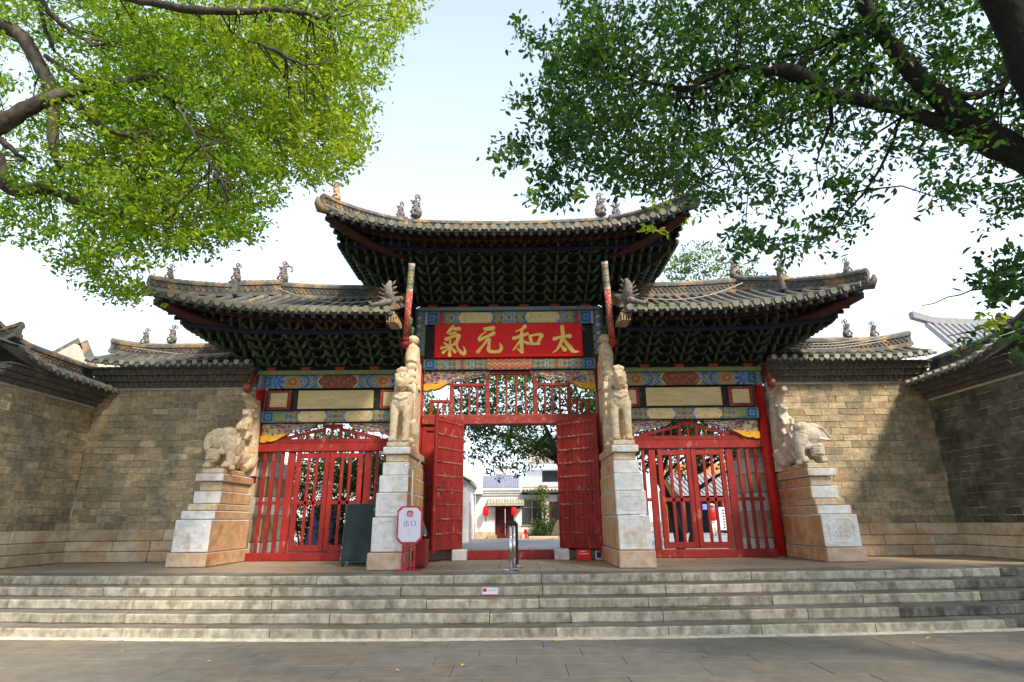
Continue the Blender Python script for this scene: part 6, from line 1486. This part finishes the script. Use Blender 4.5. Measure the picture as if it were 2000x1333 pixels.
b = thing('grey_planter_box', 'grey stone planter behind the left grille gate', 'planter', (-5.2, 6, 0)); G().bev((-6.0, 6, -.1), (-4.7, 6.6, .75), .03).obj('planter_body', M('grey_concrete', (.16, .16, .15), var=.2), b); G().bev((-6.03, 5.97, .75), (-4.67, 6.63, .82), .02).obj('planter_rim', BASE_ST, b)
fh = thing('white_house', 'low white house with tan roof far behind the left grille', 'house', (-12, 19, -.1)); G().box((-16, 18, -.1), (-7.2, 22, 2.9)).obj('wall', WHITE, fh); tiled(fh, (-16, 20, 4.2), (1, 0, 0), (0, -1, 0), 9, 2.3, 1.4, 24, LTILE); G().box((-10.4, 17.97, .9), (-9.4, 18.01, 2.0)).obj('window', DARKGL, fh)
# roofs above the walls
gh = thing('gabled_house', 'small pale gable peak showing above the left wall roofs', 'house', (-16, 7.5, 5))
a, b, c = at(92, 700, 6.0), at(146, 668, 6.0), at(166, 722, 6.0)
G().prism([(a.x, 0), (c.x, 0), (c.x, c.z), (b.x, b.z - .06), (a.x, a.z)], 6.0, 9.0).obj('gable_wall', M('pale_gable_plaster', (.50, .45, .38), var=.2), gh)
g = G(); bar(g, a + Vector((-.2, .3, -.02)), b + Vector((0, .3, .04)), .5, .05); g.obj('verge', RIDGE, gh); g = G(); bar(g, b + Vector((0, .3, .04)), c + Vector((.1, .3, -.1)), .5, .05); g.obj('verge', RIDGE, gh)
rh = thing('grey_roofed_hall', 'hall with big pale grey tiled roof rising behind the right walls', 'hall', (20, 10, 4))
tiled(rh, (19.0, 11.0, 9.3), (1, 0, 0), (0, -1, 0), 7.3, 3.4, 3.4, 26, PALET, r=.11); G().box((19.1, 8.3, -.1), (26, 15, 6.1)).obj('wall', WHITE, rh)
G().sweep([(18.5, 11, 9.6), (19.4, 11, 9.3), (21, 11, 9.2), (26.3, 11, 9.2)], [(-.15, 0), (-.15, .3), (.15, .3), (.15, 0)]).obj('roof_ridge', PALET, rh)
# person in the courtyard
p = at(1397, 1055, 19.0); p.z = -.06
def person():
    g = G(); B = lambda x, y, z: p + Vector((x, y, z))
    verts = []; me = bpy.data.meshes.new('person'); 
    g.tube([B(0, 0, .80), B(0, .0, .98), B(.0, .01, 1.18), B(0, .01, 1.34), B(0, 0, 1.42)], [.13, .125, .155, .15, .06], 12)
    g.tube([B(0, 0, 1.38), B(0, -.01, 1.50)], [.05, .05], 8); g.ball(B(.01, -.01, 1.57), (.085, .10, .115), 12); g.ball(B(.0, -.11, 1.555), (.018, .03, .025), 6)
    for q in (-1, 1):
        g.tube([B(.08 * q, 0, .86), B(.085 * q, -.02, .48), B(.08 * q, .03 * q, .08)], [.10, .07, .045], 9); g.ball(B(.08 * q, -.05 + .03 * q, .04), (.05, .12, .045), 8)
        g.tube([B(.15 * q, 0, 1.36), B(.20 * q, .02, 1.10), B(.19 * q, -.08, .88)], [.05, .042, .03], 8); g.ball(B(.19 * q, -.10, .84), (.03, .035, .055), 8)
    o = g.obj('person', [M('skin', (.45, .27, .19), var=.05, bump=0)], None, smooth=True); md = o.modifiers.new('union', 'REMESH'); md.mode = 'VOXEL'; md.voxel_size = .018; md.use_smooth_shade = True
    tag(o, 'person in red top, white trousers and straw hat standing beyond the right grille', 'person')
    g = G(); g.tube([B(0, 0, .80), B(0, .0, .98), B(.0, .01, 1.18), B(0, .01, 1.34), B(0, 0, 1.41)], [.155, .145, .172, .165, .085], 14)
    for q in (-1, 1): g.tube([B(.13 * q, 0, 1.35), B(.195 * q, .015, 1.16)], [.075, .062], 9)
    g.obj('red_top', RED_B, o, smooth=True)
    g = G(); g.tube([B(0, 0, .72), B(0, 0, .84)], [.15, .145], 12)
    for q in (-1, 1): g.tube([B(.08 * q, 0, .82), B(.085 * q, -.02, .48), B(.08 * q, .03 * q, .12)], [.11, .085, .068], 10)
    g.obj('trousers', WHITE, o, smooth=True)
    G().tube([B(0, -.01, 1.59), B(0, -.01, 1.605), B(0, 0, 1.625), B(0, 0, 1.69), B(0, 0, 1.72)], [.20, .20, .10, .095, .05], 16).obj('straw_hat', M('straw', (.60, .45, .22), var=.2), o, smooth=True)
    G().ball(B(0, .025, 1.575), (.092, .095, .11), 10).obj('hair', INK, o, smooth=True)
person()
